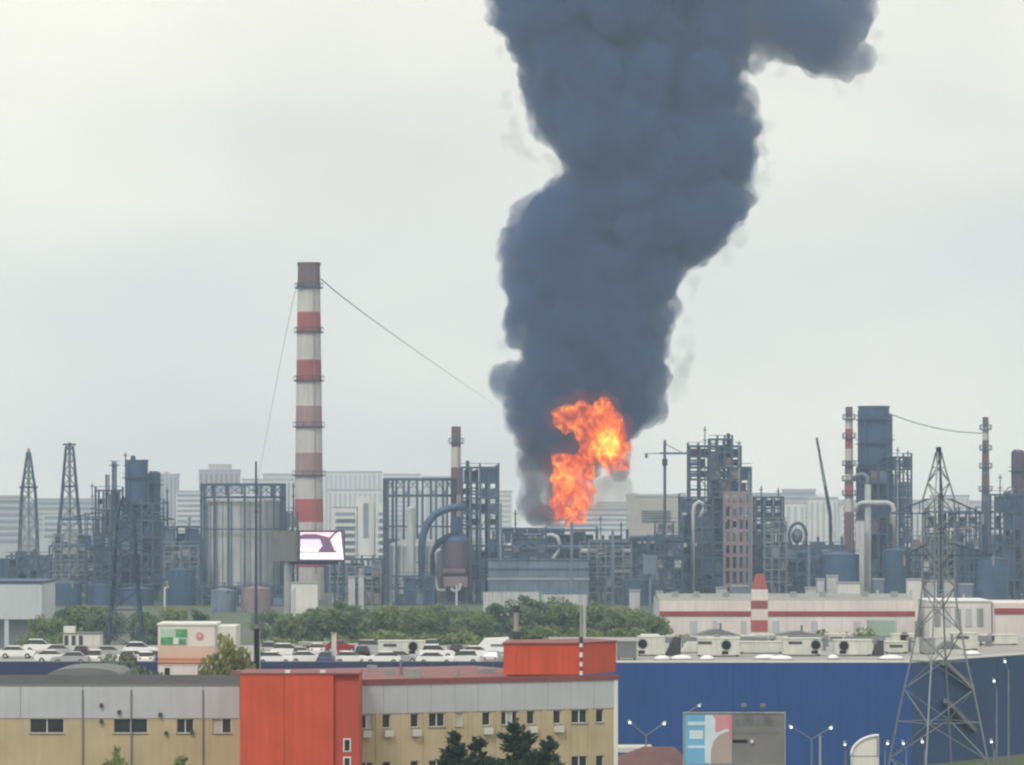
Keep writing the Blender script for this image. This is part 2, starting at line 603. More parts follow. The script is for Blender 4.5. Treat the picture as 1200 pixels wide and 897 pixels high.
npan = 11
for k in range(npan):
    fbox(OFF, 'panel', b0, d_, n_, Lb * k / npan + .012, Lb * (k + 1) / npan - .012, -.06, .25, 14.005, 16.2, 'band_panel')
for px_ in (442, 472, 498, 527, 551, 583, 611, 637, 665, 691):
    s0 = facade_s(b0, b1, px_)
    fbox(OFF, 'pilaster', b0, d_, n_, s0 - .14, s0 + .14, -.05, -.002, 0.0, 14.0, 'yellow_wall')
fbox(OFF, 'corner_trim', b0, d_, n_, Lb - .22, Lb + .1, -.11, .3, 0.0, 16.19, 'white_trim')
fbox(OFF, 'coping', b0, d_, n_, 0, Lb + .15, -.16, .5, 16.203, 16.62, 'coping_red')
dv, nv = d_.to_2d(), n_.to_2d()
B0, B1 = Vector(b0), Vector(b1)
prism(OFF, 'roof', [tuple(B0 + nv * .51), tuple(B1 + nv * .51), tuple(B1 + nv * 26), tuple(B0 + nv * 26)], 16.0, 16.4, 'roof_red')
prism(OFF, 'core', [tuple(B0 + nv * .45 + dv * .2), tuple(B1 + nv * .45 - dv * .1), tuple(B1 + nv * 25.8 - dv * .1), tuple(B0 + nv * 25.8 + dv * .2)], 0.0, 15.99, 'mid_grey')
# red stair tower between the wings
DR = 309.0
x0, x1 = PX(281, DR), PX(420.5, DR)
seams = [281, 333, 391]
for pa, pb in zip(seams, seams[1:]):
    box(OFF, 'red_panel', PX(pa, DR) + .012, PX(pb, DR) - .012, DR, DR + 7.2, 0.0, 17.3, 'red_panel')
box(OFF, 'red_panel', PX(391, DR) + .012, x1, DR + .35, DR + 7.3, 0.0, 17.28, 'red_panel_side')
box(OFF, 'coping', x0 - .06, x1 + .06, DR - .06, DR + 7.4, 17.303, 17.42, 'coping_red')
for zt in (12.55, 11.2, 9.85, 8.5):
    w = box(OFF, 'window', PX(402, DR), PX(411, DR), DR + .30, DR + .345, zt - 1.0, zt, 'white_trim')
    box(w, 'pane', PX(403.5, DR), PX(409.5, DR), DR + .27, DR + .298, zt - .9, zt - .1, 'glass_dark')
for px_ in (337, 378):
    lmp = box(OFF, 'roof_lamp', PX(px_ - 3, DR), PX(px_ + 3, DR), DR + .1, DR + .4, 17.423, 17.63, 'white_trim')
# red box on the right wing's roof
k0 = Vector((PX(682, 325.4), 325.4)); kl = Vector((PX(590, 325.0), 325.0)); kr = Vector((PX(722, 330.6), 330.6))
poly = [tuple(kl), tuple(k0), tuple(kr), (kr.x - 2.0, kr.y + 5), (kl.x + .3, kl.y + 6.5)]
pent = prism(OFF, 'penthouse', poly, 16.63, 19.0, 'red_panel')
o = prism(OFF, 'penthouse_coping', [(p[0] * 1.0 + (-.08 if i in (0, 4) else .08 if i in (2, 3) else 0), p[1] + (-.1 if i < 3 else .1)) for i, p in enumerate(poly)], 19.003, 19.13, 'coping_red')
for i in range(1, 6):
    p = kl.lerp(k0, i / 6)
    box(pent, 'seam', p.x - .015, p.x + .015, p.y - .02, p.y + .02, 16.65, 18.98, 'red_panel_side')
# small roof gear on the red roof
for px_, py_, w_, h_ in ((449, 12, .9, .5), (475, 6, 1.2, .7), (533, 9, .35, .45), (560, 14, 1.4, .4), (430, 18, .8, .5)):
    yy = 319 + py_
    box(OFF, 'roof_box', PX(px_, yy), PX(px_, yy) + w_, yy, yy + w_ * .8, 16.403, 16.4 + h_, 'hvac_grey')
pv = bar(OFF, 'roof_vent', (PX(470, 330), 330, 16.4), (PX(470, 330), 330, 17.6), .12, 'galv')

# ------------------------------------------------------------------ masts on and behind the office
m_ = thing('roof_mast', 'thin mast with red and white rings at the corner of the red rooftop box', 'mast', (PX(681, 324.6), 324.6, 16.625))
xx, yy = PX(681, 324.6), 324.6
zs = [16.625, 16.95, 17.3, 17.65, 18.0, 18.4, 18.8, 19.1]
for i, (za, zb) in enumerate(zip(zs, zs[1:])):
    cyl(m_, 'ring', xx, yy, za, zb, .13, 'white_trim' if i % 2 == 0 else 'stripe_red', 12)
cyl(m_, 'pole', xx, yy, 19.1, 19.6, .15, 'dark_grey', 12)
cyl(m_, 'pole', xx, yy, 19.6, 22.0, .10, 'concrete', 12)
m_ = thing('roof_mast', 'grey mast with dark cap behind the red rooftop box', 'mast', (PX(605, 338), 338, 16.4))
cyl(m_, 'pole', PX(605, 338), 338, 16.4, 21.2, .19, 'concrete', 12)
cyl(m_, 'cap', PX(605, 338), 338, 21.2, 21.7, .28, 'dark_grey', 12)
cyl(m_, 'collar', PX(605, 338), 338, 18.9, 19.6, .3, 'dark_grey', 12)
YM = 440.0
m_ = thing('lighting_mast', 'very tall dark mast with thick base behind the red stair tower', 'mast', (PX(301, YM), YM, 0))
cyl(m_, 'base', PX(301, YM), YM, 0, PZ(737, YM), .30, 'black', 14)
cyl(m_, 'collar', PX(301, YM), YM, PZ(737, YM), PZ(732, YM), .42, 'mid_grey', 14)
frustum(m_, 'pole', PX(300, YM), YM, PZ(732, YM), PZ(541, YM), .17, .10, 'steel', 12)
cyl(m_, 'conduit', PX(304.5, YM), YM - .1, 4.0, PZ(728, YM), .08, 'steel_pale', 8)
for zz in (PZ(575, YM), PZ(600, YM)):
    bar(m_, 'arm', (PX(297, YM), YM, zz), (PX(303, YM), YM, zz), .06, 'steel', 6)

# ------------------------------------------------------------------ trees
def crown_mesh(name, rx, rz, n, leaf, m, seed, conic=False, clumps=26):
    rr = random.Random(seed)
    vs, fs = [], []
    cl = []
    for k in range(clumps):
        if conic:
            h = rr.random() ** 0.8
            a = rr.uniform(0, 6.283)
            q = (1 - h) * rx * rr.uniform(.25, 1.0)
            cl.append((Vector((q * math.cos(a), q * math.sin(a), (h * 2 - 1) * rz)), rx * rr.uniform(.22, .42) * (1.15 - .8 * h)))
        else:
            while True:
                p = Vector((rr.uniform(-1, 1), rr.uniform(-1, 1), rr.uniform(-1, 1)))
                if .25 < p.length < 1: break
            k_ = .82
            cl.append((Vector((p.x * rx * k_, p.y * rx * k_, p.z * rz * k_)), rx * rr.uniform(.22, .44)))
    tot = sum(c[1] ** 2 for c in cl)
    for c, r in cl:
        for k in range(int(n * r * r / tot)):
            while True:
                p = Vector((rr.uniform(-1, 1), rr.uniform(-1, 1), rr.uniform(-1, 1)))
                if .1 < p.length < 1: break
            p = c + Vector((p.x * r, p.y * r, p.z * r * (.75 if not conic else 1.0)))
            ax = Vector((rr.gauss(0, 1), rr.gauss(0, 1), rr.gauss(0, 1))).normalized()
            b = ax.orthogonal().normalized()
            c2 = ax.cross(b)
            s = leaf * rr.uniform(.6, 1.3)
            s2 = s * (.5 if not conic else .3)
            i = len(vs)
            vs.extend((p - b * s, p + c2 * s2, p + b * s, p - c2 * s2))
            fs.append((i, i + 1, i + 2, i + 3))
    me = bpy.data.meshes.new(name)
    me.from_pydata(vs, [], fs)
    me.materials.append(MATS[m])
    return me


def spray_mesh(name, rx, h, n, leaf, m, seed, up=.5):
    """loose feathery crown of rising branches, origin at its top; h is the crown's height"""
    rr = random.Random(seed)
    vs, fs = [], []
    br = []
    for k in range(110):
        t = rr.random() ** .85                 # 0 top, 1 bottom
        a = rr.uniform(0, 6.283)
        L = (rx * (t ** .8) + .25) * rr.uniform(.45, 1.25)
        br.append((Vector((0, 0, -h * t * .92 - .35 * L * up * 2)), Vector((math.cos(a), math.sin(a), up * rr.uniform(.6, 1.5))).normalized(), L))
    tot = sum(b[2] for b in br)
    for p0, d, L in br:
        for k in range(int(n * L / tot)):
            s_ = rr.random() ** .7
            wd = .30 * (1.15 - s_) * min(1.2, L * .6) + .05
            p = p0 + d * (L * s_) + Vector((rr.gauss(0, wd), rr.gauss(0, wd), rr.gauss(0, wd * .8)))
            ax = Vector((rr.gauss(0, 1), rr.gauss(0, 1), rr.gauss(0, 1))).normalized()
            b = (d + ax * .6).normalized()
            c2 = b.cross(ax).normalized()
            q = leaf * rr.uniform(.5, 1.3)
            i = len(vs)
            vs.extend((p - b * q, p + c2 * q * .32, p + b * q, p - c2 * q * .32))
            fs.append((i, i + 1, i + 2, i + 3))
    me = bpy.data.meshes.new(name)
    me.from_pydata(vs, [], fs)
    me.materials.append(MATS[m])
    return me


def trunk_mesh(name, h, r, rx, seed):
    """tapered trunk with limbs, base at the origin"""
    rr = random.Random(seed)
    bm = bmesh.new()

    def limb(p, q, r0, r1):
        d = (q - p)
        rot = d.to_track_quat('Z', 'Y').to_matrix().to_4x4()
        bmesh.ops.create_cone(bm, cap_ends=True, segments=7, radius1=r0, radius2=r1, depth=d.length, matrix=Matrix.Translation((p + q) / 2) @ rot)
    limb(Vector((0, 0, 0)), Vector((0, 0, h * .55)), r, r * .6)
    limb(Vector((0, 0, h * .55)), Vector((rr.uniform(-.2, .2), rr.uniform(-.2, .2), h * .93)), r * .6, r * .15)
    for k in range(7):
        z = h * rr.uniform(.35, .75)
        a = rr.uniform(0, 6.28)
        q = Vector((math.cos(a) * rx * .7, math.sin(a) * rx * .7, min(z + h * .2, h * .9)))
        limb(Vector((0, 0, z)), q, r * .4, r * .1)
    me = bpy.data.meshes.new(name)
    bm.to_mesh(me)
    bm.free()
    me.materials.append(MATS['bark'])
    return me


TV = []
for s, (rx, rz, m) in enumerate([(3.4, 4.2, 'leaf_belt'), (4.2, 3.8, 'leaf_belt'), (3.0, 4.6, 'leaf_blue'), (4.6, 4.4, 'leaf_blue'), (3.6, 3.4, 'leaf_light')]):
    TV.append((crown_mesh('crown', rx, rz, 2600, .34, m, 100 + s), trunk_mesh('trunk', 9.0, .22, rx, 200 + s), rx, rz))


def tree(label, px, ytop, Y, v, k=1.0, group=None, zb=0.0):
    """one tree: height from its top row"""
    cm, tm, rx, rz = TV[v]
    H = PZ(ytop, Y) - zb
    H = max(H, 2.0)
    s = H / (9.0 * .5 + rz * 1.0 + .5) * 1.0
    x = PX(px, Y)
    T = thing('tree', label, 'tree', (x, Y, zb), group)
    c = bpy.data.objects.new('crown', cm)
    link(c, T, (x, Y, zb + H - rz * s))
    c.scale = (s * k, s * k, s)
    c.rotation_euler = (0, 0, rnd.uniform(0, 6.28))
    t = bpy.data.objects.new('trunk', tm)
    link(t, T, (x, Y, zb))
    t.scale = (s * k, s * k, H / 9.0 * .92)
    return T


ORD = 'first second third fourth fifth sixth seventh eighth ninth tenth eleventh twelfth thirteenth fourteenth fifteenth sixteenth seventeenth eighteenth nineteenth twentieth'.split()
BELT = [  # (px, top row, Y, variant, width factor)
    (58, 718, 820, 1, 1.0), (78, 708, 850, 2, 1.1), (102, 704, 840, 0, 1.1), (124, 710, 830, 3, 1.0), (168, 712, 830, 0, 1.2), (182, 723, 790, 3, 1.0),
    (205, 708, 860, 4, 1.0), (232, 712, 860, 2, 1.1),
    (318, 712, 840, 3, 1.0), (336, 718, 800, 0, 1.0), (352, 712, 830, 1, 1.1), (378, 707, 830, 0, 1.2), (402, 702, 850, 2, 1.3), (424, 706, 830, 3, 1.2), (447, 708, 820, 0, 1.1),
    (468, 704, 840, 4, 1.1), (490, 708, 830, 1, 1.1), (512, 703, 860, 0, 1.2), (535, 708, 830, 3, 1.1), (556, 712, 820, 1, 1.1), (578, 705, 850, 2, 1.2),
    (598, 701, 850, 3, 1.2), (620, 696, 860, 2, 1.3), (643, 697, 860, 3, 1.3), (664, 702, 850, 0, 1.1), (688, 702, 850, 1, 1.1), (708, 705, 830, 0, 1.2), (731, 707, 840, 4, 1.1), (752, 710, 830, 1, 1.1), (768, 718, 800, 0, 1.0)]
names = {'w': 'in the tree belt behind the white kiosk', 'm': 'in the tree belt below the banded chimney', 'e': 'in the tree belt below the fire'}
cnt = {'w': 0, 'm': 0, 'e': 0}
for px_, yt, Y_, v_, kk in BELT:
    z_ = 'w' if px_ < 300 else ('m' if px_ < 545 else 'e')
    where = names[z_]
    if z_ == 'w': where = 'in the tree belt behind the lattice pylon'
    tree('%s green tree from the left %s' % (ORD[cnt[z_]], where), px_, yt, Y_, v_, kk, 'trees of the belt before the refinery')
    cnt[z_] += 1
for i, (px_, yt, Y_, v_, kk) in enumerate([(330, 742, 700, 4, 1.1), (412, 738, 720, 1, 1.2), (455, 734, 720, 4, 1.2), (500, 737, 700, 0, 1.2), (540, 735, 700, 4, 1.2), (575, 738, 690, 1, 1.1),
                                            (625, 728, 720, 0, 1.2), (662, 730, 720, 1, 1.2), (700, 731, 720, 4, 1.1), (738, 730, 710, 0, 1.2), (765, 738, 690, 1, 1.1), (90, 735, 700, 4, 1.1), (45, 738, 690, 1, 1.1)]):
    tree('%s low bushy tree in the nearer row, counted rightward from the tall dark mast' % ORD[i] if i < 11 else ('low pale bush beside the small grey shed' if i == 11 else 'low green bush below the white overhanging hall'), px_, yt, Y_, v_, kk, 'low trees behind the car deck')
for i, (px_, yt, Y_, v_, lab) in enumerate([(836, 737, 640, 0, 'dark green tree before the red-striped hall, behind the rooftop units'), (820, 741, 660, 1, 'small dark tree left of the striped square stack'),
                                            (958, 736, 650, 2, 'small tree before the red-striped hall, right of the striped square stack'), (1000, 731, 650, 1, 'broad dark tree beside the green container'), (787, 738, 660, 4, 'brownish green bush at the left end of the red-striped hall')]):
    tree(lab, px_, yt, Y_, v_, 1.0, 'trees before the red-striped hall')
tree('rounded grey-green tree behind the office roof, left of the kiosk', 125, 762, 452, 3, 1.0)
tree('yellow-green tree at the right end of the kiosk', 265, 751, 436, 4, .62)
bpy.data.objects[list(o.name for o in COL.objects if o.name.startswith('crown'))[-1]].data = crown_mesh('crown', 3.2, 4.4, 3200, .26, 'leaf_yellow', 77)
# conifers in front of the office
for lab, px_, yt, Y_, rx, h, sd in [('tallest dark conifer before the yellow facade, pointed top', 604, 843, 288, 3.9, 15.2, 1), ('slim dark conifer left of the tallest one', 534, 858, 286, 2.6, 14.2, 2),
                                    ('second slim conifer between the slimmest and the tallest', 560, 862, 290, 2.6, 14.0, 3), ('low dark conifer right of the tallest one, touching it', 641, 864, 289, 3.0, 13.6, 4)]:
    top = PZ(yt, Y_)
    T = thing('conifer', lab, 'tree', (PX(px_, Y_), Y_, 0), 'conifers before the office')
    c = bpy.data.objects.new('crown', spray_mesh('crown', rx, top * .5, 9000, .24, 'leaf_dark', 300 + sd))
    link(c, T, (PX(px_, Y_), Y_, top))
    t = bpy.data.objects.new('trunk', trunk_mesh('trunk', top * .95, .2, rx * .6, 310 + sd))
    link(t, T, (PX(px_, Y_), Y_, 0))
for lab, px_, yt, sd in [('light green treetop before the left wing of the office', 137, 876, 1), ('tip of a light green tree under the narrow window of the left wing', 213, 886, 2)]:
    Y_ = 295
    top = PZ(yt, Y_)
    T = thing('tree', lab, 'tree', (PX(px_, Y_), Y_, 0), 'light green trees before the office')
    c = bpy.data.objects.new('crown', spray_mesh('crown', 2.6, top * .45, 6000, .2, 'leaf_light', 400 + sd, .7))
    link(c, T, (PX(px_, Y_), Y_, top))
    t = bpy.data.objects.new('trunk', trunk_mesh('trunk', top * .95, .16, 1.0, 410 + sd))
    link(t, T, (PX(px_, Y_), Y_, 0))

# ------------------------------------------------------------------ the blue mall and the parking deck
YA = 475.0
ZR = 11.98
MALL = thing('shopping_mall', 'long blue windowless mall with pale roof edge behind the billboard', 'building', (PX(860, YA), YA, 0))
xc = PX(1069, YA)
xa = PX(650, YA)
xe, ye = PX(1260, 512.0), 512.0
npan = 8
for k in range(npan):
    x0, x1 = xa + (xc - xa) * k / npan, xa + (xc - xa) * (k + 1) / npan
    box(MALL, 'panel', x0 + .006, x1 - .006, YA, YA + .4, 0.0, ZR - .14, 'mall_blue')
c0, c1 = Vector((xc, YA)), Vector((xe, ye))
dd = (c1 - c0).normalized()
nn = Vector((-dd.y, dd.x))
LL = (c1 - c0).length
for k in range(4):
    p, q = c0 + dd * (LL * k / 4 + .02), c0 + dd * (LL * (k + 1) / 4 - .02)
    prism(MALL, 'panel', [tuple(p), tuple(q), tuple(q + nn * .4), tuple(p + nn * .4)], 0.0, ZR - .14, 'mall_blue_shaded')
prism(MALL, 'core', [(xa, YA + .41), (xc, YA + .41), (c1.x, c1.y + .45), (c1.x, 562), (xa, 562)], 0.0, ZR - .16, 'mid_grey')
prism(MALL, 'roof', [(xa, YA + .6), (xc - .2, YA + .6), (c1.x, c1.y + .6), (c1.x, 562), (xa, 562)], ZR - .155, ZR - .02, 'deck')
box(MALL, 'roof_edge', xa, xc, YA - .06, YA + .6, ZR - .138, ZR + .05, 'white_trim')
p, q = c0 - nn * .06, c1 - nn * .06
prism(MALL, 'roof_edge', [tuple(p), tuple(q), tuple(q + nn * .66), tuple(p + nn * .66)], ZR - .137, ZR + .045, 'white_trim')
# slanting canopy beams on the turned right end
for z0, z1, s0, s1 in ((11.6, 8.4, 7.0, 14.5), (7.2, 3.4, 7.5, 15.0)):
    a = c0 + dd * s0 - nn * .5
    b = c0 + dd * s1 - nn * .5
    bar(MALL, 'slanting_trim', (a.x, a.y, z0), (b.x, b.y, z1), .28, 'mid_grey', sq=True)

ZD = 11.4
DECK = thing('parking_deck', 'low parking deck with dark navy parapet behind the office roof', 'building', (PX(300, YA), YA, 0))
xl = PX(-70, YA)
for k in range(10):
    x0, x1 = xl + (xa - xl) * k / 10, xl + (xa - xl) * (k + 1) / 10
    box(DECK, 'panel', x0 + .01, x1 - .01, YA, YA + .3, 0.0, 11.9, 'parapet_navy')
box(DECK, 'roof', xl, xa - .01, YA + .31, 546, ZD - .4, ZD, 'deck')
box(DECK, 'core', xl + .1, xa - .01, YA + .35, 545, 0.0, ZD - .41, 'mid_grey')
box(DECK, 'rail', xl, xa - .01, YA - .02, YA + .32, 11.903, 12.0, 'mid_grey')


# cars on the deck ------------------------------------------------
def car_meshes(paint, tall=False):
    h = .15 if tall else 0.0
    prof = [(-2.15, .35), (-2.2, .75), (-2.05, .95), (-1.2, 1.02 + h * .3), (1.05, 1.0), (1.95, .88), (2.18, .65), (2.15, .33)]
    hw = .88
    vs, fs = [], []
    n = len(prof)
    for sy, kk in ((-hw, 1), (-hw * .96, 1), (hw * .96, 1), (hw, 1)):
        for i, (x, z) in enumerate(prof):
            zz = z if abs(sy) < hw else z - .03
            vs.append((x * (.98 if abs(sy) == hw else 1), sy, zz))
    for r_ in range(3):
        for i in range(n):
            j = (i + 1) % n
            fs.append((r_ * n + i, r_ * n + j, (r_ + 1) * n + j, (r_ + 1) * n + i))
    fs.append(tuple(range(n))); fs.append(tuple(range(3 * n, 4 * n)))
    body = (vs, fs, paint)
    # greenhouse
    lo = [(-1.75, 1.0), (.95, 1.0)]
    hi = [(-1.15 if not tall else -1.5, 1.44 + h), (.2, 1.44 + h)]
    vs, fs = [], []
    for (xb, zb), (xt, zt) in zip(lo, hi):
        vs += [(xb, -.82, zb), (xt, -.64, zt), (xt, .64, zt), (xb, .82, zb)]
    fs = [(0, 1, 2, 3), (4, 5, 6, 7), (0, 1, 5, 4), (3, 2, 6, 7), (1, 2, 6, 5), (0, 3, 7, 4)]
    glass = (vs, fs, 'glass_dark')
    xt0, xt1 = hi[0][0], hi[1][0]
    zt = 1.44 + h
    vs = [(xt0 - .06, -.67, zt + .002), (xt1 + .06, -.67, zt + .002), (xt1 + .06, .67, zt + .002), (xt0 - .06, .67, zt + .002),
          (xt0 + .1, -.56, zt + .07), (xt1 - .1, -.56, zt + .07), (xt1 - .1, .56, zt + .07), (xt0 + .1, .56, zt + .07)]
    fs = [(0, 1, 2, 3), (4, 5, 6, 7), (0, 1, 5, 4), (1, 2, 6, 5), (2, 3, 7, 6), (3, 0, 4, 7)]
    return body, glass, (vs, fs, paint)


CARM = {}


def car_parts(paint, tall):
    key = (paint, tall)
    if key not in CARM:
        out = []
        for nm, (vs, fs, m) in zip(('body', 'windows', 'roof'), car_meshes(paint, tall)):
            me = bpy.data.meshes.new(nm)
            me.from_pydata(vs, [], fs)
            bm = bmesh.new(); bm.from_mesh(me)
            bmesh.ops.recalc_face_normals(bm, faces=bm.faces)
            bm.to_mesh(me); bm.free()
            me.materials.append(MATS[m])
            out.append((nm, me))
        CARM[key] = out
    return CARM[key]


def car(label, px, Y, rz, paint, tall=False, z=None, group='cars parked on the deck'):
    z = ZD if z is None else z
    T = thing('parked_car', label, 'car', (PX(px, Y), Y, z + .002), group)
    T.rotation_euler = (0, 0, rz)

    def ch(nm, me, loc, sc=(1, 1, 1), rot=(0, 0, 0), par=T):
        o = bpy.data.objects.new(nm, me)
        COL.objects.link(o)
        o.parent = par
        o.location, o.scale, o.rotation_euler = loc, sc, rot
        return o
    for nm, me in car_parts(paint, tall): ch(nm, me, (0, 0, 0))
    for sx in (-1.32, 1.32):
        for sy in (-.80, .80):
            w = ch('wheel', shape('cyl14', 'tyre'), (sx, sy, .32), (.32, .32, .2), (R(90), 0, 0))
            ch('rim', shape('cyl10', 'silver_paint'), (0, 0, 0), (.6, .6, 1.06), (0, 0, 0), w)
    for sy in (-.6, .6):
        ch('headlight', shape('cube', 'white_trim'), (2.14, sy, .72), (.1, .34, .14))
        ch('tail_light', shape('cube', 'red_paint'), (-2.17, sy, .8), (.08, .3, .16))
    return T


CARS = [  # px, Y, rotation, paint, tall, label
    (322, 480.5, 0, 'white_paint', 0, 'white car nearest the tall dark mast, side on at the parapet'),
    (360, 483, .05, 'white_paint', 0, 'white car at the parapet left of the cream vent pipe'),
    (352, 497, 1.57, 'silver_paint', 0, 'silver car in the second row left of the cream vent pipe'),
    (412, 482, 0, 'white_paint', 0, 'white car at the parapet just right of the cream vent pipe'),
    (448, 481, 3.14, 'white_paint', 0, 'white car at the parapet before the fan unit with louvre'),
    (510, 480, 0, 'white_paint', 0, 'white car at the parapet right of the fan unit with louvre'),
    (541, 481.5, 3.14, 'white_paint', 1, 'tall white car at the parapet before the small grey rooftop unit'),
    (578, 479.8, 1.4, 'silver_paint', 1, 'silver car nose on beside the red rooftop box'),
    (425, 500, 1.57, 'black_paint', 0, 'black car in the second row behind the white cars'),
    (400, 520, 0, 'red_paint', 0, 'dark red car far back on the deck right of the cream vent pipe'),
    (315, 512, 1.57, 'silver_paint', 1, 'silver car in the back row by the tall dark mast'),
    (20, 500, 0, 'white_paint', 0, 'white car at the far left end of the deck'),
    (48, 520, 0, 'white_paint', 1, 'tall white car in the back row at the far left'),
    (63, 486, 0, 'white_paint', 0, 'white car at the parapet under the small grey shed'),
    (82, 481, 3.14, 'silver_paint', 0, 'silver car at the parapet left of the lattice pylon'),
    (96, 500, 1.57, 'black_paint', 0, 'black car between white cars left of the lattice pylon'),
    (158, 486, 0, 'white_paint', 0, 'white car directly behind the lattice pylon'),
    (172, 481, 1.57, 'white_paint', 0, 'white car nose on left of the kiosk'),
    (182, 484, 1.57, 'blue_paint', 0, 'dark blue car half hidden by the kiosk'),
    (150, 481, 1.57, 'black_paint', 0, 'black car between the lattice pylon and the kiosk'),
    (338, 505, 0, 'white_paint', 1, 'tall white car in the middle row near the tall dark mast'),
    (372, 510, 1.57, 'white_paint', 0, 'white car nose on in the middle row left of the cream vent pipe'),
    (436, 518, 0, 'silver_paint', 1, 'silver car in the back row left of the fan unit with louvre'),
    (512, 500, 0, 'white_paint', 1, 'tall white car in the middle row right of the fan unit with louvre'),
    (535, 505, 1.57, 'black_paint', 0, 'black car in the middle row before the small grey rooftop unit'),
    (560, 500, 0, 'white_paint', 0, 'white car in the middle row before the slanted skylight'),
    (506, 525, 1.57, 'silver_paint', 0, 'silver car in the back row right of the fan unit with louvre'),
    (470, 484, 0, 'silver_paint', 0, 'silver car at the parapet directly before the black fan'),
    (112, 484, 1.57, 'white_paint', 1, 'tall white car nose on just left of the lattice pylon'),
    (130, 500, 0, 'silver_paint', 0, 'silver car in the second row behind the lattice pylon'),
    (165, 510, 0, 'white_paint', 1, 'tall white car in the back row left of the kiosk'),
    (72, 505, 0, 'silver_paint', 0, 'silver car in the second row under the small grey shed'),
    (383, 480.6, 1.5, 'blue_paint', 0, 'dark blue car at the foot of the cream vent pipe'),
]
for px_, Y_, rz_, pt_, tl_, lb_ in CARS:
    car(lb_, px_, Y_, rz_, pt_, bool(tl_))


# rooftop units ---------------------------------------------------
def hvac(label, px0, px1, ytop, Y, zb, fan=None, louvre=None, m='hvac', depth=3.0, hood=None, legs=True):
    x0, x1 = PX(px0, Y), PX(px1, Y)
    zt = PZ(ytop, Y)
    T = thing('rooftop_unit', label, 'air unit', ((x0 + x1) / 2, Y, zb), 'air handling units on the roofs')
    zc = zb + .22
    if legs:
        for xx in (x0 + .2, x1 - .2):
            for yy in (Y + .2, Y + depth - .2):
                box(T, 'foot', xx - .1, xx + .1, yy - .1, yy + .1, zb, zc, 'dark_grey')
    nseg = max(1, int((x1 - x0) / 1.4))
    for k in range(nseg):
        a, b = x0 + (x1 - x0) * k / nseg, x0 + (x1 - x0) * (k + 1) / nseg
        box(T, 'casing', a + .01, b - .01, Y, Y + depth, zc, zt - .1, m)
    box(T, 'cover', x0 - .08, x1 + .08, Y - .08, Y + depth + .08, zt - .1 + .003, zt, m)
    if fan is not None:
        xf = PX(fan, Y)
        zf = zc + (zt - zc) * .58
        bar(T, 'fan_opening', (xf, Y - .07, zf), (xf, Y - .003, zf), .52, 'black', 16)
        bar(T, 'fan_ring', (xf, Y - .04, zf), (xf, Y - .002, zf), .64, 'hvac_grey', 16)
        box(T, 'duct_shadow_gap', xf - .5, xf + .25, Y - .05, Y - .003, zc + .08, zc + .45, 'black')  # the gap's shade, set on the casing as a black plate
    if louvre is not None:
        xf = PX(louvre, Y)
        for k in range(4):
            zl = zt - .45 - k * .09
            box(T, 'louvre', xf - .8, xf + .8, Y - .05, Y - .003, zl, zl + .06, 'dark_grey')
    if hood:
        xh0, xh1 = PX(hood[0], Y), PX(hood[1], Y)
        extrude_y(T, 'duct', [(xh0, zb + .1), (xh1, zb + .1), (xh1, zt - .1), (xh0 + (xh1 - xh0) * .55, zt - .1)], Y + .3, Y + depth * .8, 'dark_grey')
    return T


ZM = ZR - .02
hvac('dark grey box unit against the red rooftop box', 723, 746, 752, 480, ZM, m='mid_grey', depth=2.2)
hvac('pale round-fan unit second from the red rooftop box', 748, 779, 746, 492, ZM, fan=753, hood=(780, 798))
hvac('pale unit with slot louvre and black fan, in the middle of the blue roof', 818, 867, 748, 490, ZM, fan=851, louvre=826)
hvac('long low white unit left of the striped square stack', 868, 917, 752, 500, ZM, m='hvac', depth=2.5)
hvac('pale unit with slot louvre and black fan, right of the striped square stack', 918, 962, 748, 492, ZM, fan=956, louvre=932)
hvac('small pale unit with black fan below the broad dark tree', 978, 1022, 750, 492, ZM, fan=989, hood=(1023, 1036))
hvac('low pale unit left of the tall right pylon', 1038, 1064, 752, 500, ZM, louvre=1050)
hvac('grey unit seen between the legs of the tall right pylon', 1080, 1096, 748, 498, ZM, m='hvac_grey')
hvac('pale unit with louvre just right of the tall right pylon', 1116, 1146, 742, 512, ZM, louvre=1128)
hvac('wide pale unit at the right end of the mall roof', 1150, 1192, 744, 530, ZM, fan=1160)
hvac('pale unit far back on the blue roof above the low white unit', 880, 908, 744, 550, ZM)
hvac('low pale unit far back at the left end of the blue roof', 792, 815, 750, 540, ZM)
hvac('small pale unit in the back row above the round-fan unit', 752, 772, 744, 540, ZM, m='white_wall')
hvac('low pale unit in the back row right of the first roof lantern', 870, 884, 745, 545, ZM, m='hvac')
hvac('pale unit in the back row right of the second roof lantern', 968, 992, 743, 545, ZM, louvre=980)
hvac('pale unit in the back row left of the tall right pylon', 1046, 1072, 743, 540, ZM, fan=1060)
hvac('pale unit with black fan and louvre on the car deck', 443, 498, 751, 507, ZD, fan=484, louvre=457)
hvac('small grey rooftop unit on the car deck, left of the slanted skylight', 524, 549, 757, 520, ZD, m='hvac_grey')
hvac('low sand-coloured unit on the car deck by the tall dark mast', 312, 345, 756, 530, ZD, m='sandy')
hvac('sand-coloured boxy unit left of the cream vent pipe', 350, 384, 753, 525, ZD, m='sandy', louvre=362)
hvac('flat sand-coloured unit right of the cream vent pipe', 404, 440, 755, 535, ZD, m='sandy')
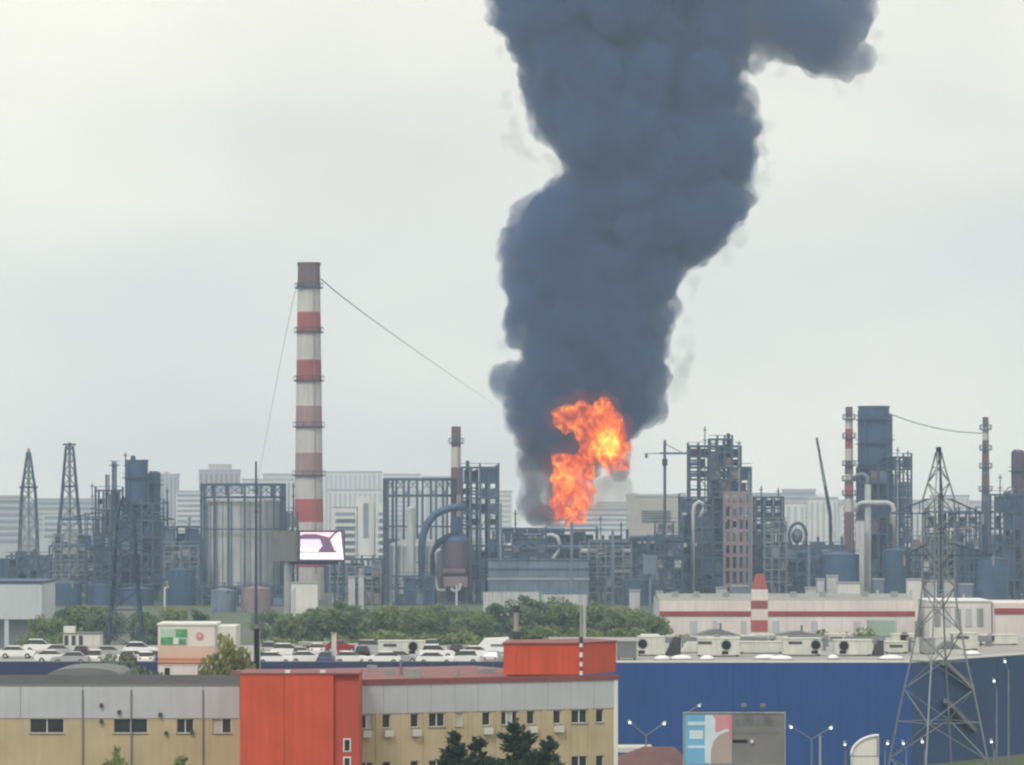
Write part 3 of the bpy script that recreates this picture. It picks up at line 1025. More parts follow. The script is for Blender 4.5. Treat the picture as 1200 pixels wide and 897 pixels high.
# slanted skylight and vent pipe
Y_ = 515.0
T = thing('slanted_skylight', 'white slanted skylight hood left of the red rooftop box', 'skylight', (PX(572, Y_), Y_, ZD))
extrude_y(T, 'hood', [(PX(553, Y_), ZD), (PX(596, Y_), ZD), (PX(596, Y_), PZ(748, Y_)), (PX(568, Y_), PZ(749, Y_))], Y_, Y_ + 4, 'skylight')
box(T, 'base', PX(551, Y_), PX(598, Y_), Y_ - .1, Y_ + 4.1, ZD, ZD + .25, 'hvac_grey')
box(T, 'vent_slot', PX(575, Y_), PX(592, Y_), Y_ - .04, Y_ - .003, ZD + .9, ZD + 1.2, 'mid_grey')
T = thing('slanted_skylight', 'white slanted sheet hood between the round-fan unit and the louvred unit', 'skylight', (PX(808, 500), 500, ZM))
extrude_y(T, 'hood', [(PX(797, 500), ZM), (PX(819, 500), ZM), (PX(819, 500), PZ(753, 500)), (PX(806, 500), PZ(753, 500))], 500, 503, 'hvac')
box(T, 'base', PX(796, 500), PX(820, 500), 499.9, 503.1, ZM, ZM + .2, 'hvac_grey')
T = thing('vent_pipe', 'cream square vent pipe standing on the car deck', 'vent', (PX(391, 484), 484, ZD))
box(T, 'shaft', PX(388.5, 484), PX(394, 484), 484, 484.6, ZD, PZ(743, 484), 'stack_white')
box(T, 'cap', PX(387.5, 484), PX(395, 484), 483.9, 484.7, PZ(743, 484) + .003, PZ(741.5, 484), 'concrete')
box(T, 'drain', PX(395.5, 484), PX(397.5, 484), 484.2, 484.4, ZD, PZ(760, 484), 'stripe_red')
# duct runs and small vents scattered over the roofs
VENTS = [(770, 505, 'round', 'small round roof vent behind the round-fan unit'), (800, 520, 'duct', 'silver duct run behind the slanted sheet hood'), (872, 520, 'duct', 'silver duct run behind the long low white unit'), (905, 510, 'round', 'small round roof vent above the long low white unit'), (966, 510, 'round', 'small round roof vent right of the second louvred unit'),
         (1010, 520, 'duct', 'silver duct run behind the small pale fan unit'), (1066, 505, 'round', 'small round roof vent left of the tall right pylon'), (840, 515, 'round', 'small round roof vent behind the first louvred unit'), (944, 525, 'duct', 'silver duct run behind the second louvred unit'), (1135, 525, 'duct', 'silver duct run at the right end of the mall roof')]
for px_, Y_, kd, lab in VENTS:
    x = PX(px_, Y_)
    T = thing('roof_vent', lab, 'vent', (x, Y_, ZM), 'small vents and ducts on the mall roof')
    if kd == 'round':
        cyl(T, 'pipe', x, Y_, ZM, ZM + 1.5, .22, 'galv', 12)
        cyl(T, 'cowl', x, Y_, ZM + 1.503, ZM + 1.85, .42, 'hvac_grey', 14)
    else:
        box(T, 'duct', x - 2.2, x + 2.2, Y_, Y_ + .8, ZM + .6, ZM + 1.35, 'galv')
        for k in (-1.6, 0, 1.6):
            box(T, 'support', x + k - .06, x + k + .06, Y_ + .1, Y_ + .7, ZM, ZM + .597, 'dark_grey')
        box(T, 'elbow', x + 2.203, x + 2.95, Y_, Y_ + .8, ZM, ZM + 1.35, 'galv')
# low rounded rooflights along the mall edge
for i, (px0, px1, lab) in enumerate([(766, 786, 'low white rooflight dome behind the round-fan unit hood'), (786, 812, 'low white rooflight dome before the slanted sheet hood'), (884, 912, 'low white rooflight dome before the long low white unit'),
                                     (903, 930, 'low white rooflight dome left of the second louvred unit'), (1030, 1060, 'wide low white rooflight dome left of the tall right pylon'), (970, 984, 'small white rooflight dome by the small fan unit'), (820, 838, 'low white rooflight dome before the first louvred unit'), (1130, 1150, 'white rooflight dome right of the tall right pylon')]):
    Y_ = 478.5 + (i % 3) * 1.2
    if px0 > 1069: Y_ = 494
    x0, x1 = PX(px0, Y_), PX(px1, Y_)
    T = thing('rooflight', lab, 'rooflight', ((x0 + x1) / 2, Y_ + .8, ZM), 'rooflight domes along the mall edge')
    box(T, 'curb', x0, x1, Y_, Y_ + 1.6, ZM, ZM + .15, 'hvac_grey')
    o = dome(T, 'bubble', (x0 + x1) / 2, Y_ + .8, ZM + .16, (x1 - x0) / 2 - .06, .42, 'skylight')
    o.scale = ((x1 - x0) / 2 - .06, .74, .42)
# dark pitched rooflights behind the units
for px0, px1, yt, Y_, lab in ((812, 868, 738, 552, 'dark grey pitched roof lantern behind the first louvred unit'), (905, 965, 740, 552, 'dark grey pitched roof lantern behind the second louvred unit'), (1100, 1128, 752, 500, 'dark mound of sheeting right behind the tall right pylon')):
    x0, x1 = PX(px0, Y_), PX(px1, Y_)
    T = thing('roof_lantern', lab, 'roof lantern', ((x0 + x1) / 2, Y_, ZM))
    box(T, 'base', x0, x1, Y_, Y_ + 5, ZM, ZM + .5, 'hvac')
    zt = PZ(yt, Y_)
    prof = [(x0, ZM + .503), (x1, ZM + .503), (x0 + (x1 - x0) * .68, zt - .2), (x0 + (x1 - x0) * .55, zt), (x0 + (x1 - x0) * .38, zt - .1)]
    extrude_y(T, 'pitched_roof', prof, Y_ + .1, Y_ + 4.9, 'mid_grey')
    bar(T, 'ridge_vent', (x0 + (x1 - x0) * .58, Y_ + .5, zt - .3), (x0 + (x1 - x0) * .58, Y_ + .5, zt + .8), .16, 'mid_grey')
T = thing('storage_container', 'pale green container behind the right rooftop units', 'container', (PX(1033, 690), 690, 0))
box(T, 'stand', PX(1016, 690), PX(1050, 690), 690, 694, 0, 8.0, 'mid_grey')
for k in range(8):
    box(T, 'rib', PX(1018 + 4 * k, 690) + .01, PX(1022 + 4 * k, 690) - .01, 689.9 - (k % 2) * .06, 694, 8.003, PZ(727, 690), 'box_green')

# ------------------------------------------------------------------ kiosk, rounded shed, small roof
YK = 455.0
T = thing('kiosk', 'white kiosk building with green sign, round logo and orange stripe behind the office', 'kiosk', (PX(230, YK), YK, 0))
x0, x1 = PX(185, YK), PX(252, YK)
zt = PZ(733, YK)
box(T, 'wall', x0, x1, YK, YK + 8, 0, zt, 'pinkish_wall')
box(T, 'wall', x1 + .003, PX(276, YK), YK + .5, YK + 8, 0, zt - .1, 'white_wall')
box(T, 'roof_edge', x0 - .1, x1 + .1, YK - .12, YK + 8.1, zt + .003, zt + .22, 'white_trim')
s = box(T, 'green_sign', PX(188, YK), PX(219, YK), YK - .1, YK - .003, PZ(755.5, YK), PZ(737, YK), 'sign_pale_green')
for a, b, c, d_2 in ((206, 219, 737.5, 747), (188.5, 203, 747, 755), (210, 218, 749, 755)):
    box(s, 'leaf_print', PX(a, YK), PX(b, YK), YK - .125, YK - .103, PZ(d_2, YK), PZ(c, YK), 'sign_green')
box(s, 'figure_print', PX(203, YK), PX(209, YK), YK - .125, YK - .103, PZ(755, YK), PZ(748, YK), 'white_trim')
lg = bar(T, 'logo', (PX(234, YK), YK - .08, PZ(745.5, YK)), (PX(234, YK), YK - .003, PZ(745.5, YK)), .42, 'sign_rose', 20)
bar(lg, 'logo_centre', (PX(234, YK), YK - .11, PZ(745.5, YK)), (PX(234, YK), YK - .083, PZ(745.5, YK)), .2, 'peach', 16)
box(T, 'wall_panel', x0 + .02, x1 - .02, YK - .05, YK - .002, PZ(780, YK), PZ(757, YK), 'peach')
box(T, 'stripe', x0, x1 + .02, YK - .09, YK - .052, PZ(774.5, YK), PZ(771, YK), 'orange_band')
box(T, 'stripe', x0, x1 + .02, YK - .08, YK - .052, PZ(778, YK), PZ(776.5, YK), 'stripe_red')
for px_ in (196, 240):
    box(T, 'doorway', PX(px_ - 3, YK), PX(px_ + 3, YK), YK - .04, YK - .002, PZ(792, YK), PZ(783, YK), 'black')
YS = 398.0
T = thing('rounded_shed', 'long grey rounded-roof shed just behind the left office roof', 'shed', (PX(97, YS), YS, 0))
x0, x1 = PX(54, YS), PX(141, YS)
zt = PZ(783, YS)
prof = [(x0, 0), (x1, 0), (x1, zt - 1.1)] + [((x0 + x1) / 2 + (x1 - x0) / 2 * math.cos(R(a)), zt - 1.1 + 1.1 * math.sin(R(a)) ** .6) for a in range(12, 169, 12)] + [(x0, zt - 1.1)]
extrude_y(T, 'shell', prof, YS, YS + 12, 'mid_grey', False)
for k in range(7):
    xx = x0 + (x1 - x0) * (k + .5) / 7
    box(T, 'rib', xx - .06, xx + .06, YS - .08, YS - .002, 0, zt - 1.0, 'hvac_grey')
YH = 420.0
T = thing('pavilion', 'small building with brown hipped roof below the lamps of the blue facade', 'pavilion', (PX(765, YH), YH, 0))
xs = [PX(p, YH) for p in (724, 762, 803, 815)]
box(T, 'wall', PX(716, YH), PX(806, YH), YH + .4, YH + 9, 0, PZ(900, YH), 'sandy')
vs = [(PX(712, YH), YH, PZ(899, YH)), (PX(812, YH), YH, PZ(899, YH)), (PX(812, YH), YH + 10, PZ(899, YH)), (PX(712, YH), YH + 10, PZ(899, YH)), (PX(756, YH), YH + 4.5, PZ(878, YH)), (PX(792, YH), YH + 4.5, PZ(878, YH))]
meshobj(T, 'roof', (PX(765, YH), YH, PZ(899, YH)), vs, [(0, 1, 5, 4), (1, 2, 5), (2, 3, 4, 5), (3, 0, 4), (0, 1, 2, 3)], 'brown_roof')
Yp = 452.0
T = thing('flat_canopy', 'pale flat canopy edge at the foot of the blue wall beside the office corner', 'canopy', (PX(745, Yp), Yp, 0))
box(T, 'slab', PX(700, Yp), PX(765, Yp), Yp, Yp + 6, PZ(882, Yp), PZ(876.5, Yp), 'stack_white')
for px_ in (728, 760):
    cyl(T, 'post', PX(px_, Yp), Yp + .4, 0, PZ(882, Yp) - .003, .12, 'concrete', 10)

# ------------------------------------------------------------------ billboard
YB = 418.0
T = thing('billboard', 'wide billboard, blue and pink print on its left part, grey on its right', 'billboard', (PX(860, YB), YB, 0))
bx0, bx1, bz0, bz1 = PX(802, YB), PX(919, YB), PZ(896, YB), PZ(836.5, YB)
box(T, 'backing', bx0, bx1, YB, YB + .5, bz0, bz1, 'board_grey')
for px_ in (830, 890):
    cyl(T, 'post', PX(px_, YB), YB + .9, 0, bz1 - 1.0, .25, 'galv', 12)
fr_ = .13
for a, b, c, d_2 in ((bx0 - fr_, bx1 + fr_, bz1, bz1 + fr_), (bx0 - fr_, bx1 + fr_, bz0 - fr_, bz0), (bx0 - fr_, bx0, bz0, bz1), (bx1, bx1 + fr_, bz0, bz1)):
    box(T, 'frame', a + .001, b - .001, YB - .12, YB + .52, c + .001, d_2 - .001, 'concrete')
xm = PX(858, YB)
pr = box(T, 'poster', bx0 + .02, xm, YB - .03, YB - .002, bz0 + .02, bz1 - .02, 'ad_blue')
o = YB - .05
for a, b, c, d_2, m in ((806, 826, 846, 850, 'ad_pale'), (808, 824, 856, 866, 'ad_pale'), (806, 826, 874, 877, 'ad_pale'), (826, 857, 838, 894, 'ad_pale'), (838, 857.5, 838, 858, 'ad_pink')):
    box(pr, 'print_block', PX(a, YB), PX(b, YB), o, YB - .032, PZ(d_2, YB), PZ(c, YB), m)
    o -= .004
def disc(par, nm, pts, m, yo):
    meshobj(par, nm, (PX(pts[0][0], YB), yo, PZ(pts[0][1], YB)), [(PX(a, YB), yo, PZ(b, YB)) for a, b in pts] + [(PX(a, YB), yo + .004, PZ(b, YB)) for a, b in pts],
            [tuple(range(len(pts)))] + [tuple(range(len(pts), 2 * len(pts)))] + [(i, (i + 1) % len(pts), len(pts) + (i + 1) % len(pts), len(pts) + i) for i in range(len(pts))], m)
disc(pr, 'arch_print', [(833, 895), (833, 880), (836, 869), (842, 862), (850, 858), (857.5, 857), (857.5, 895)], 'ad_skin', YB - .085)
disc(pr, 'arch_rim_print', [(830, 895), (829, 880), (833, 867), (840, 859), (849, 855), (857.5, 854), (857.5, 857), (850, 858), (842, 862), (836, 869), (833, 880), (833, 895)], 'ad_pale', YB - .09)
disc(pr, 'petal_print', [(834, 838), (846, 850), (857, 838)], 'ad_pink', YB - .08)
disc(pr, 'red_print', [(853, 838), (857.5, 838), (857.5, 870), (854, 860)], 'sign_rose', YB - .094)
box(T, 'grey_poster', xm + .05, bx1 - .02, YB - .03, YB - .002, bz0 + .02, bz1 - .02, 'ad_grey')
gp = COL.objects[-1]
for i in range(7):
    a = 861 + i * 8
    box(T, 'header_block', PX(a, YB), PX(a + 5.5, YB), YB - .05, YB - .032, PZ(851, YB), PZ(843, YB), 'mid_grey')
box(T, 'header_line', PX(859, YB), PX(915, YB), YB - .05, YB - .032, PZ(860.5, YB), PZ(858, YB), 'mid_grey')
box(T, 'dark_bar', PX(858.5, YB), PX(876, YB), YB - .05, YB - .032, PZ(871, YB), PZ(867, YB), 'black')
bar(T, 'lamp', (PX(881, YB), YB - .3, PZ(869, YB)), (PX(881, YB), YB - .05, PZ(869, YB)), .17, 'white_trim', 12)
for px_ in (871, 893):
    bar(T, 'lamp_arm', (PX(px_, YB), YB, bz1 + fr_), (PX(px_, YB), YB - 1.2, PZ(827, YB)), .05, 'galv', 6)
    box(T, 'lamp_head', PX(px_ - 3, YB), PX(px_ + 3, YB), YB - 1.5, YB - 1.1, PZ(828, YB), PZ(824, YB), 'mid_grey')


# ------------------------------------------------------------------ street lamps
def lamp(label, px, Y, heads, ytop, lit='lamp_glow', zb=0.0, m='galv', r=.10):
    T = thing('street_lamp', label, 'street lamp', (PX(px, Y), Y, zb), 'street lamps before the blue mall')
    zt = PZ(ytop, Y)
    frustum(T, 'pole', PX(px, Y), Y, zb, zt, r * 1.3, r * .8, m, 10)
    for hx, hy in heads:
        p = (PX(px, Y), Y, zt - .05)
        q = (PX(hx, Y), Y - .3, PZ(hy, Y))
        a = bar(T, 'arm', p, q, .055, m, 6)
        d = (Vector(q) - Vector(p)).normalized()
        e = Vector(q) + d * .5
        h = bar(T, 'lamp_head', q, tuple(e), .15, 'concrete', 10)
        bar(h, 'light', (q[0] + d.x * .25, q[1] - .16, q[2] + d.z * .25 - .05), (q[0] + d.x * .25, q[1] - .24, q[2] + d.z * .25 - .07), .13, lit, 12)
    return T


lamp('twin-arm street lamp left of the billboard', 757, 430, [(740, 848), (776, 849)], 862)
lamp('twin-arm street lamp right of the billboard', 951, 430, [(929, 853), (971, 854)], 866)
lamp('single-arm dim street lamp rising behind the billboard', 803, 440, [(817, 828)], 836, 'lamp_dim')
lamp('pale upright post right of the twin-arm lamp', 961, 425, [], 862, m='steel_pale', r=.13)
lamp('short lamp left of the white quarter-round shell', 991, 440, [(990, 874)], 880)
lamp('short lamp just right of the white quarter-round shell', 1037, 440, [(1039, 873)], 880)
lamp('short lamp at the left foot of the tall right pylon', 1062, 442, [(1059, 873)], 880)
lamp('short lamp between the legs of the tall right pylon', 1084, 442, [(1081, 871)], 880)
lamp('lamp at the right foot of the tall right pylon', 1165, 442, [(1162, 871)], 880)
lamp('lamp on a tall post right of the tall right pylon, before the turned wall', 1168, 446, [(1165, 800)], 810)
lamp('highest lamp at the turned right end of the mall', 1182, 448, [(1178, 777)], 786)

YQ = 436.0
T = thing('quarter_round_shell', 'white quarter-round shell standing right of the twin-arm lamps', 'shelter', (PX(1015, YQ), YQ, 0))
zq0, zq1 = PZ(886, YQ), PZ(864, YQ)
prof = [(PX(1030, YQ), zq0), (PX(1030, YQ), zq1)] + [(PX(1030, YQ) - (PX(1030, YQ) - PX(999.5, YQ)) * math.sin(R(a)), zq0 + (zq1 - zq0) * math.cos(R(a))) for a in range(10, 91, 10)]
extrude_y(T, 'shell', prof, YQ, YQ + 3, 'white_wall')
rim = [(PX(1030, YQ) - (PX(1030, YQ) - PX(997.5, YQ)) * math.sin(R(a)), YQ - .05, zq0 + .02 + (zq1 + .15 - zq0) * math.cos(R(a))) for a in range(0, 91, 9)]
pipe(T, 'rim', rim, .16, 'white_paint')
box(T, 'wall', PX(999.5, YQ), PX(1030, YQ), YQ + .02, YQ + 3, 0, zq0 - .05, 'white_wall')
box(T, 'band', PX(999, YQ), PX(1030.5, YQ), YQ - .03, YQ + 3.02, zq0 - .047, zq0 - .003, 'mid_grey')
box(T, 'edge_post', PX(1027.5, YQ), PX(1030.5, YQ), YQ - .12, YQ - .03, zq0, zq1, 'concrete')


# ------------------------------------------------------------------ lattice pylons
def lattice(T, x, y, levels, r_leg, r_br, m, rot=0.0, single=False):
    """levels: (z, half width); four legs and crossed braces, every bar an object"""
    cs, sn = math.cos(rot), math.sin(rot)

    def P(c, w, z):
        return (x + w * (c[0] * cs - c[1] * sn), y + w * (c[0] * sn + c[1] * cs), z)
    cor = [(-1, -1), (1, -1), (1, 1), (-1, 1)]
    for li, ((za, wa), (zb, wb)) in enumerate(zip(levels, levels[1:])):
        for i, c in enumerate(cor):
            d = cor[(i + 1) % 4]
            bar(T, 'leg', P(c, wa, za), P(c, wb, zb), r_leg, m, sq=True)
            if not single or (li + i) % 2 == 0:
                bar(T, 'brace', P(c, wa, za), P(d, wb, zb), r_br, m, sq=True)
            if not single or (li + i) % 2:
                bar(T, 'brace', P(d, wa, za), P(c, wb, zb), r_br, m, sq=True)
            if not single or li % 2:
                bar(T, 'girt', P(c, wb, zb), P(d, wb, zb), r_br * .9, m, sq=True)


def crossarm(T, x, y, z, w, xl, xr, h, r, m):
    for sx, xe in ((-1, xl), (1, xr)):
        tip = (xe, y, z)
        for sy in (-1, 1):
            bar(T, 'crossarm', (x + sx * w, y + sy * w, z), tip, r, m, sq=True)
            bar(T, 'crossarm_stay', (x + sx * w, y + sy * w, z + h), tip, r * .8, m, sq=True)
        for k in (1, 2, 3):
            t = k / 4
            xx = x + sx * w + (xe - x - sx * w) * t
            bar(T, 'crossarm_strut', (xx, y - w * (1 - t), z), (xx, y - w * (1 - t), z + h * (1 - t)), r * .7, m, sq=True)
        bar(T, 'insulator', (xe, y, z), (xe, y, z - 1.1), .10, 'concrete', 8)


YP = 432.0
T = thing('power_pylon', 'tall lattice power pylon standing before the right end of the mall', 'pylon', (PX(1101, YP), YP, 0), 'lattice power pylons')
xp = PX(1100, YP)
lv = [(931, 61), (890, 54), (846, 46), (808, 38.5), (775, 31), (740, 25), (712, 20.5), (688, 18), (665, 17.5), (642, 17.5), (622, 17.5), (602, 17.5), (585, 17.5), (566, 12), (548, 7), (530, 3)]
lattice(T, xp, YP, [(max(0, PZ(py, YP)), M_(hw / 1.3, YP)) for py, hw in lv], .075, .045, 'galv', R(25), True)
crossarm(T, xp, YP, PZ(602, YP), M_(12.5, YP), PX(1044, YP), PX(1152, YP), M_(17, YP), .06, 'steel')
crossarm(T, xp, YP, PZ(651, YP), M_(12.5, YP), PX(1060, YP), PX(1164, YP), M_(14, YP), .06, 'steel')
bar(T, 'ladder', (xp + .1, YP - 1.4, PZ(690, YP)), (xp + .1, YP - .6, PZ(545, YP)), .10, 'steel', sq=True)
bar(T, 'peak_cap', (xp, YP, PZ(534, YP)), (xp, YP, PZ(524, YP)), .28, 'steel_dark', 8)
YP2 = 560.0
T = thing('power_pylon', 'lattice power pylon with three crossarms left of the kiosk', 'pylon', (PX(147, YP2), YP2, 0), 'lattice power pylons')
xp = PX(147, YP2)
lv = [(851, 34), (800, 27), (770, 22.5), (742, 19.5), (715, 17), (692, 15), (672, 13.5), (655, 12.5), (640, 12), (625, 11), (608, 10), (596, 8), (582, 3)]
lattice(T, xp, YP2, [(max(0, PZ(py, YP2)), M_(hw, YP2)) for py, hw in lv], .095, .045, 'steel')
crossarm(T, xp, YP2, PZ(609, YP2), M_(10, YP2), PX(72, YP2), PX(205, YP2), M_(12, YP2), .07, 'steel')
crossarm(T, xp, YP2, PZ(645, YP2), M_(12, YP2), PX(104, YP2), PX(210, YP2), M_(12, YP2), .07, 'steel')
crossarm(T, xp, YP2, PZ(654, YP2) - 3.0, M_(13, YP2), PX(85, YP2), PX(196, YP2), M_(10, YP2), .07, 'steel')

# ------------------------------------------------------------------ between the mall and the refinery
YW = 916.0
T = thing('striped_hall', 'long low white hall with a dark red stripe along its front', 'hall', (PX(985, YW), YW, 0))
x0, x1 = PX(773, YW), PX(1072, YW)
zt = PZ(704, YW)
for k in range(14):
    a, b = x0 + (x1 - x0) * k / 14, x0 + (x1 - x0) * (k + 1) / 14
    box(T, 'wall_panel', a + .02, b - .02, YW, YW + .5, 0, zt, 'pinkish_wall')
box(T, 'stripe', x0 - .05, x1 + .05, YW - .15, YW - .003, PZ(722.5, YW), PZ(716.5, YW), 'stripe_red')
box(T, 'core', x0 + .05, x1 - .05, YW + .51, YW + 40, 0, zt - .02, 'city_grey')
prof = [(YW + .3, zt + .003), (YW + 40, zt + .003), (YW + 20, zt + 1.1)]
meshobj(T, 'roof', (x0, YW, zt), [(x0, a, b) for a, b in prof] + [(x1, a, b) for a, b in prof], [(0, 1, 2), (3, 4, 5), (0, 1, 4, 3), (1, 2, 5, 4), (2, 0, 3, 5)], 'concrete')
for px_, w_ in ((808, 9), (835, 6), (868, 7), (905, 8), (950, 8), (1000, 9), (1040, 8)):
    box(T, 'door', PX(px_, YW), PX(px_ + w_, YW), YW - .1, YW - .002, 0, PZ(728, YW), 'city_grey')
for px_ in (790, 815, 850, 930, 965, 1015, 1050):
    box(T, 'roof_vent', PX(px_, YW), PX(px_ + 7, YW), YW + 10, YW + 13, zt + .4, zt + 1.7, 'hvac_grey')
T = thing('striped_hall', 'shorter white hall with red stripe at the right edge, beyond the tall right pylon', 'hall', (PX(1165, 900), 900, 0))
box(T, 'wall', PX(1092, 900), PX(1165, 900), 905, 930, 0, PZ(706, 900), 'white_wall')
box(T, 'wall', PX(1166, 900), PX(1235, 900), 900, 930, 0, PZ(707, 900), 'pinkish_wall')
box(T, 'stripe', PX(1165, 900), PX(1236, 900), 899.8, 899.99, PZ(720, 900), PZ(713, 900), 'stripe_red')
for i, px_ in enumerate((1098, 1110, 1122, 1134, 1148)):
    box(T, 'bay', PX(px_, 900), PX(px_ + 7, 900), 904.8, 904.99, PZ(735, 900), PZ(714, 900), 'city_grey' if i % 2 else 'concrete')
box(T, 'roof_edge', PX(1091, 900), PX(1166, 900), 904.7, 930.1, PZ(706, 900) + .003, PZ(704.5, 900), 'white_trim')
YT = 880.0
T = thing('square_stack', 'squat square stack banded red and white before the striped hall', 'stack', (PX(890, YT), YT, 0))
hw = M_(9.3, YT)
xs = PX(890.5, YT)
zz = [(770, 757, 'white_wall'), (757, 741, 'white_wall'), (741, 727, 'stack_red_low'), (727, 714, 'pinkish_wall'), (714, 704, 'stack_red'), (704, 691, 'pinkish_wall')]
for a, b, m in zz:
    box(T, 'band', xs - hw, xs + hw, YT, YT + 2 * hw, max(0, PZ(a, YT)), PZ(b, YT), m)
k1, k2 = hw, hw * .45
za, zb = PZ(691, YT), PZ(673, YT)
vs = [(xs + sx * k, YT + hw + sy * k, z) for k, z in ((k1, za), (k2, zb)) for sx, sy in ((-1, -1), (1, -1), (1, 1), (-1, 1))]
meshobj(T, 'cap', (xs, YT, za), vs, [(0, 1, 5, 4), (1, 2, 6, 5), (2, 3, 7, 6), (3, 0, 4, 7), (4, 5, 6, 7), (0, 1, 2, 3)], 'stack_red')

YO = 850.0
T = thing('overhanging_hall', 'pale hall at the left edge with blank upper wall over an open ground floor', 'hall', (PX(10, YO), YO, 0))
box(T, 'upper_wall', PX(-40, YO), PX(49, YO), YO, YO + 25, PZ(726, YO), PZ(684, YO), 'pale_blue_wall')
box(T, 'roof', PX(-40, YO), PX(50, YO), YO - .2, YO + 26, PZ(684, YO) + .003, PZ(681, YO), 'vessel_navy')
for px_ in (-30, 5, 44):
    box(T, 'pillar', PX(px_, YO), PX(px_ + 5, YO), YO + .2, YO + 1.2, 0, PZ(726, YO) - .003, 'pale_blue_wall')
box(T, 'rear_wall', PX(-40, YO), PX(40, YO), YO + 6, YO + 7, 0, PZ(726, YO) - .003, 'city_grey')
YG = 640.0
T = thing('small_shed', 'small grey shed with three dark doors and a white tank on its roof', 'shed', (PX(96, YG), YG, 0))
box(T, 'wall', PX(74, YG), PX(117, YG), YG, YG + 5, 0, PZ(743, YG), 'white_wall')
for px_ in (75.5, 84, 92.5):
    box(T, 'door', PX(px_, YG), PX(px_ + 4.5, YG), YG - .08, YG - .002, PZ(760, YG), PZ(745, YG), 'dark_grey')
box(T, 'roof_edge', PX(73, YG), PX(118, YG), YG - .15, YG + 5.1, PZ(743, YG) + .003, PZ(742, YG), 'mid_grey')
box(T, 'roof_tank', PX(74, YG), PX(87, YG), YG + .5, YG + 2.5, PZ(742, YG) + .003, PZ(734.5, YG), 'white_trim')


# LED advertising screen --------------------------------------------
YE = 850.0
T = thing('advertising_screen', 'two-faced advertising screen on a post, glowing pink and white on its right face', 'screen', (PX(345, YE), YE, 0))
ex0, ex1, ez0, ez1 = PX(351, YE), PX(403.5, YE), PZ(657, YE), PZ(623, YE)
nx = 2.2   # right face slightly turned


def scr(name, pts, m, off, par):
    """polygon on the right face, photo-like coordinates across the face"""
    f_, b_ = [], []
    for px_, py_ in pts:
        f_.append((PX(px_, YE), YE - off, PZ(py_, YE)))
        b_.append((PX(px_, YE), YE - off + .03, PZ(py_, YE)))
    n_2 = len(pts)
    return meshobj(par, name, f_[0], f_ + b_, [tuple(range(n_2)), tuple(range(n_2, 2 * n_2))] + [(i, (i + 1) % n_2, n_2 + (i + 1) % n_2, n_2 + i) for i in range(n_2)], m)


cab = box(T, 'cabinet', ex0 - .2, ex1 + .1, YE, YE + 1.0, ez0 - .3, ez1 + .2, 'dark_grey')
fc = scr('screen_face', [(351.5, 657), (351.5, 623.5), (403, 623.5), (403, 657)], 'screen_plum', .05, T)
scr('lit_area', [(352, 640), (352, 632), (375, 632), (378, 640), (374, 645), (352, 645)], 'screen_lilac', .10, fc)
scr('lit_area', [(352, 655.5), (352, 648), (396, 648), (400, 655.5)], 'screen_white', .10, fc)
scr('lit_area', [(352, 628), (352, 624), (392, 624), (386, 630), (370, 626), (356, 626)], 'screen_pink', .10, fc)
scr('lit_area', [(387, 633), (393, 626), (397, 624), (402, 655), (398, 650), (392, 645)], 'screen_pink', .10, fc)
scr('lit_area', [(396, 624), (399, 623.8), (402.6, 656), (400.5, 656)], 'screen_white', .13, fc)
scr('lit_area', [(352, 646.5), (352, 642), (370, 642), (374, 646.5)], 'screen_white', .13, fc)
ang = Vector((PX(322, YE + 5) - ex0, 5.0))
p, q = Vector((ex0 - .25, YE + .1)), Vector((PX(322, YE + 6), YE + 6.0))
u_ = (q - p).normalized()
v_ = Vector((u_.y, -u_.x))
prism(T, 'rear_face', [tuple(p), tuple(q), tuple(q - v_ * .8), tuple(p - v_ * .8)], ez0 - .2, ez1 + .1, 'mid_grey')
for t in (.15, .5, .85):
    c_ = p.lerp(q, t)
    bar(T, 'rear_frame', (c_.x, c_.y - .1, ez0), (c_.x, c_.y - .1, ez1), .12, 'stack_faded', sq=True)
cyl(T, 'post', PX(336, YE), YE + 3.2, 0, ez0 + .5, .75, 'steel_pale', 18)
bar(T, 'truss', (PX(330, YE), YE + 3.2, ez0 - .5), (PX(396, YE), YE + .6, ez0 - .5), .35, 'steel', sq=True)
for px_ in (392, 402):
    cyl(T, 'leg', PX(px_, YE), YE + .8, 0, ez0 - .3, .22, 'steel', 10)

# pale poles --------------------------------------------------------
for px_, ya, Y_, r_, hd, lab in [(193, 690, 905, .33, (198, 688), 'white lamp post with a short arm beside the left tanks'), (345, 690, 880, .30, None, 'pale post in the trees under the advertising screen'), (535, 686, 900, .28, None, 'white post in the trees under the plum-coloured vessel'),
                                 (685, 708, 700, .32, None, 'cream post in the trees right below the fire'), (458, 640, 1100, .30, None, 'thin pale post left of the second gasholder frame'), (762, 672, 1080, .38, 'box', 'pale post carrying a square box left of the stepped steel tower'),
                                 (718, 622, 1230, .55, None, 'pale riser pipe right of the fire'), (670, 612, 1120, .55, None, 'tall pale slender post directly below the flames'), (878, 553, 1150, .40, None, 'tall thin white post before the stepped steel tower'), (587, 590, 1230, .35, None, 'thin pale post left of the fire'), (948, 640, 1100, .4, None, 'white post below the crane')]:
    T = thing('post', lab, 'post', (PX(px_, Y_), Y_, 0))
    frustum(T, 'pole', PX(px_, Y_), Y_, 0, PZ(ya, Y_), r_, r_ * .75, 'vessel_grey' if Y_ > 1000 else 'vessel_white', 12)
    if hd == 'box':
        box(T, 'box', PX(px_ - 8, Y_), PX(px_ + 8, Y_), Y_ - 1, Y_ + 1, PZ(673, Y_), PZ(651, Y_), 'vessel_grey')
    elif hd:
        bar(T, 'arm', (PX(px_, Y_), Y_, PZ(ya, Y_)), (PX(hd[0], Y_), Y_, PZ(hd[1], Y_)), r_ * .7, 'vessel_white', 8)


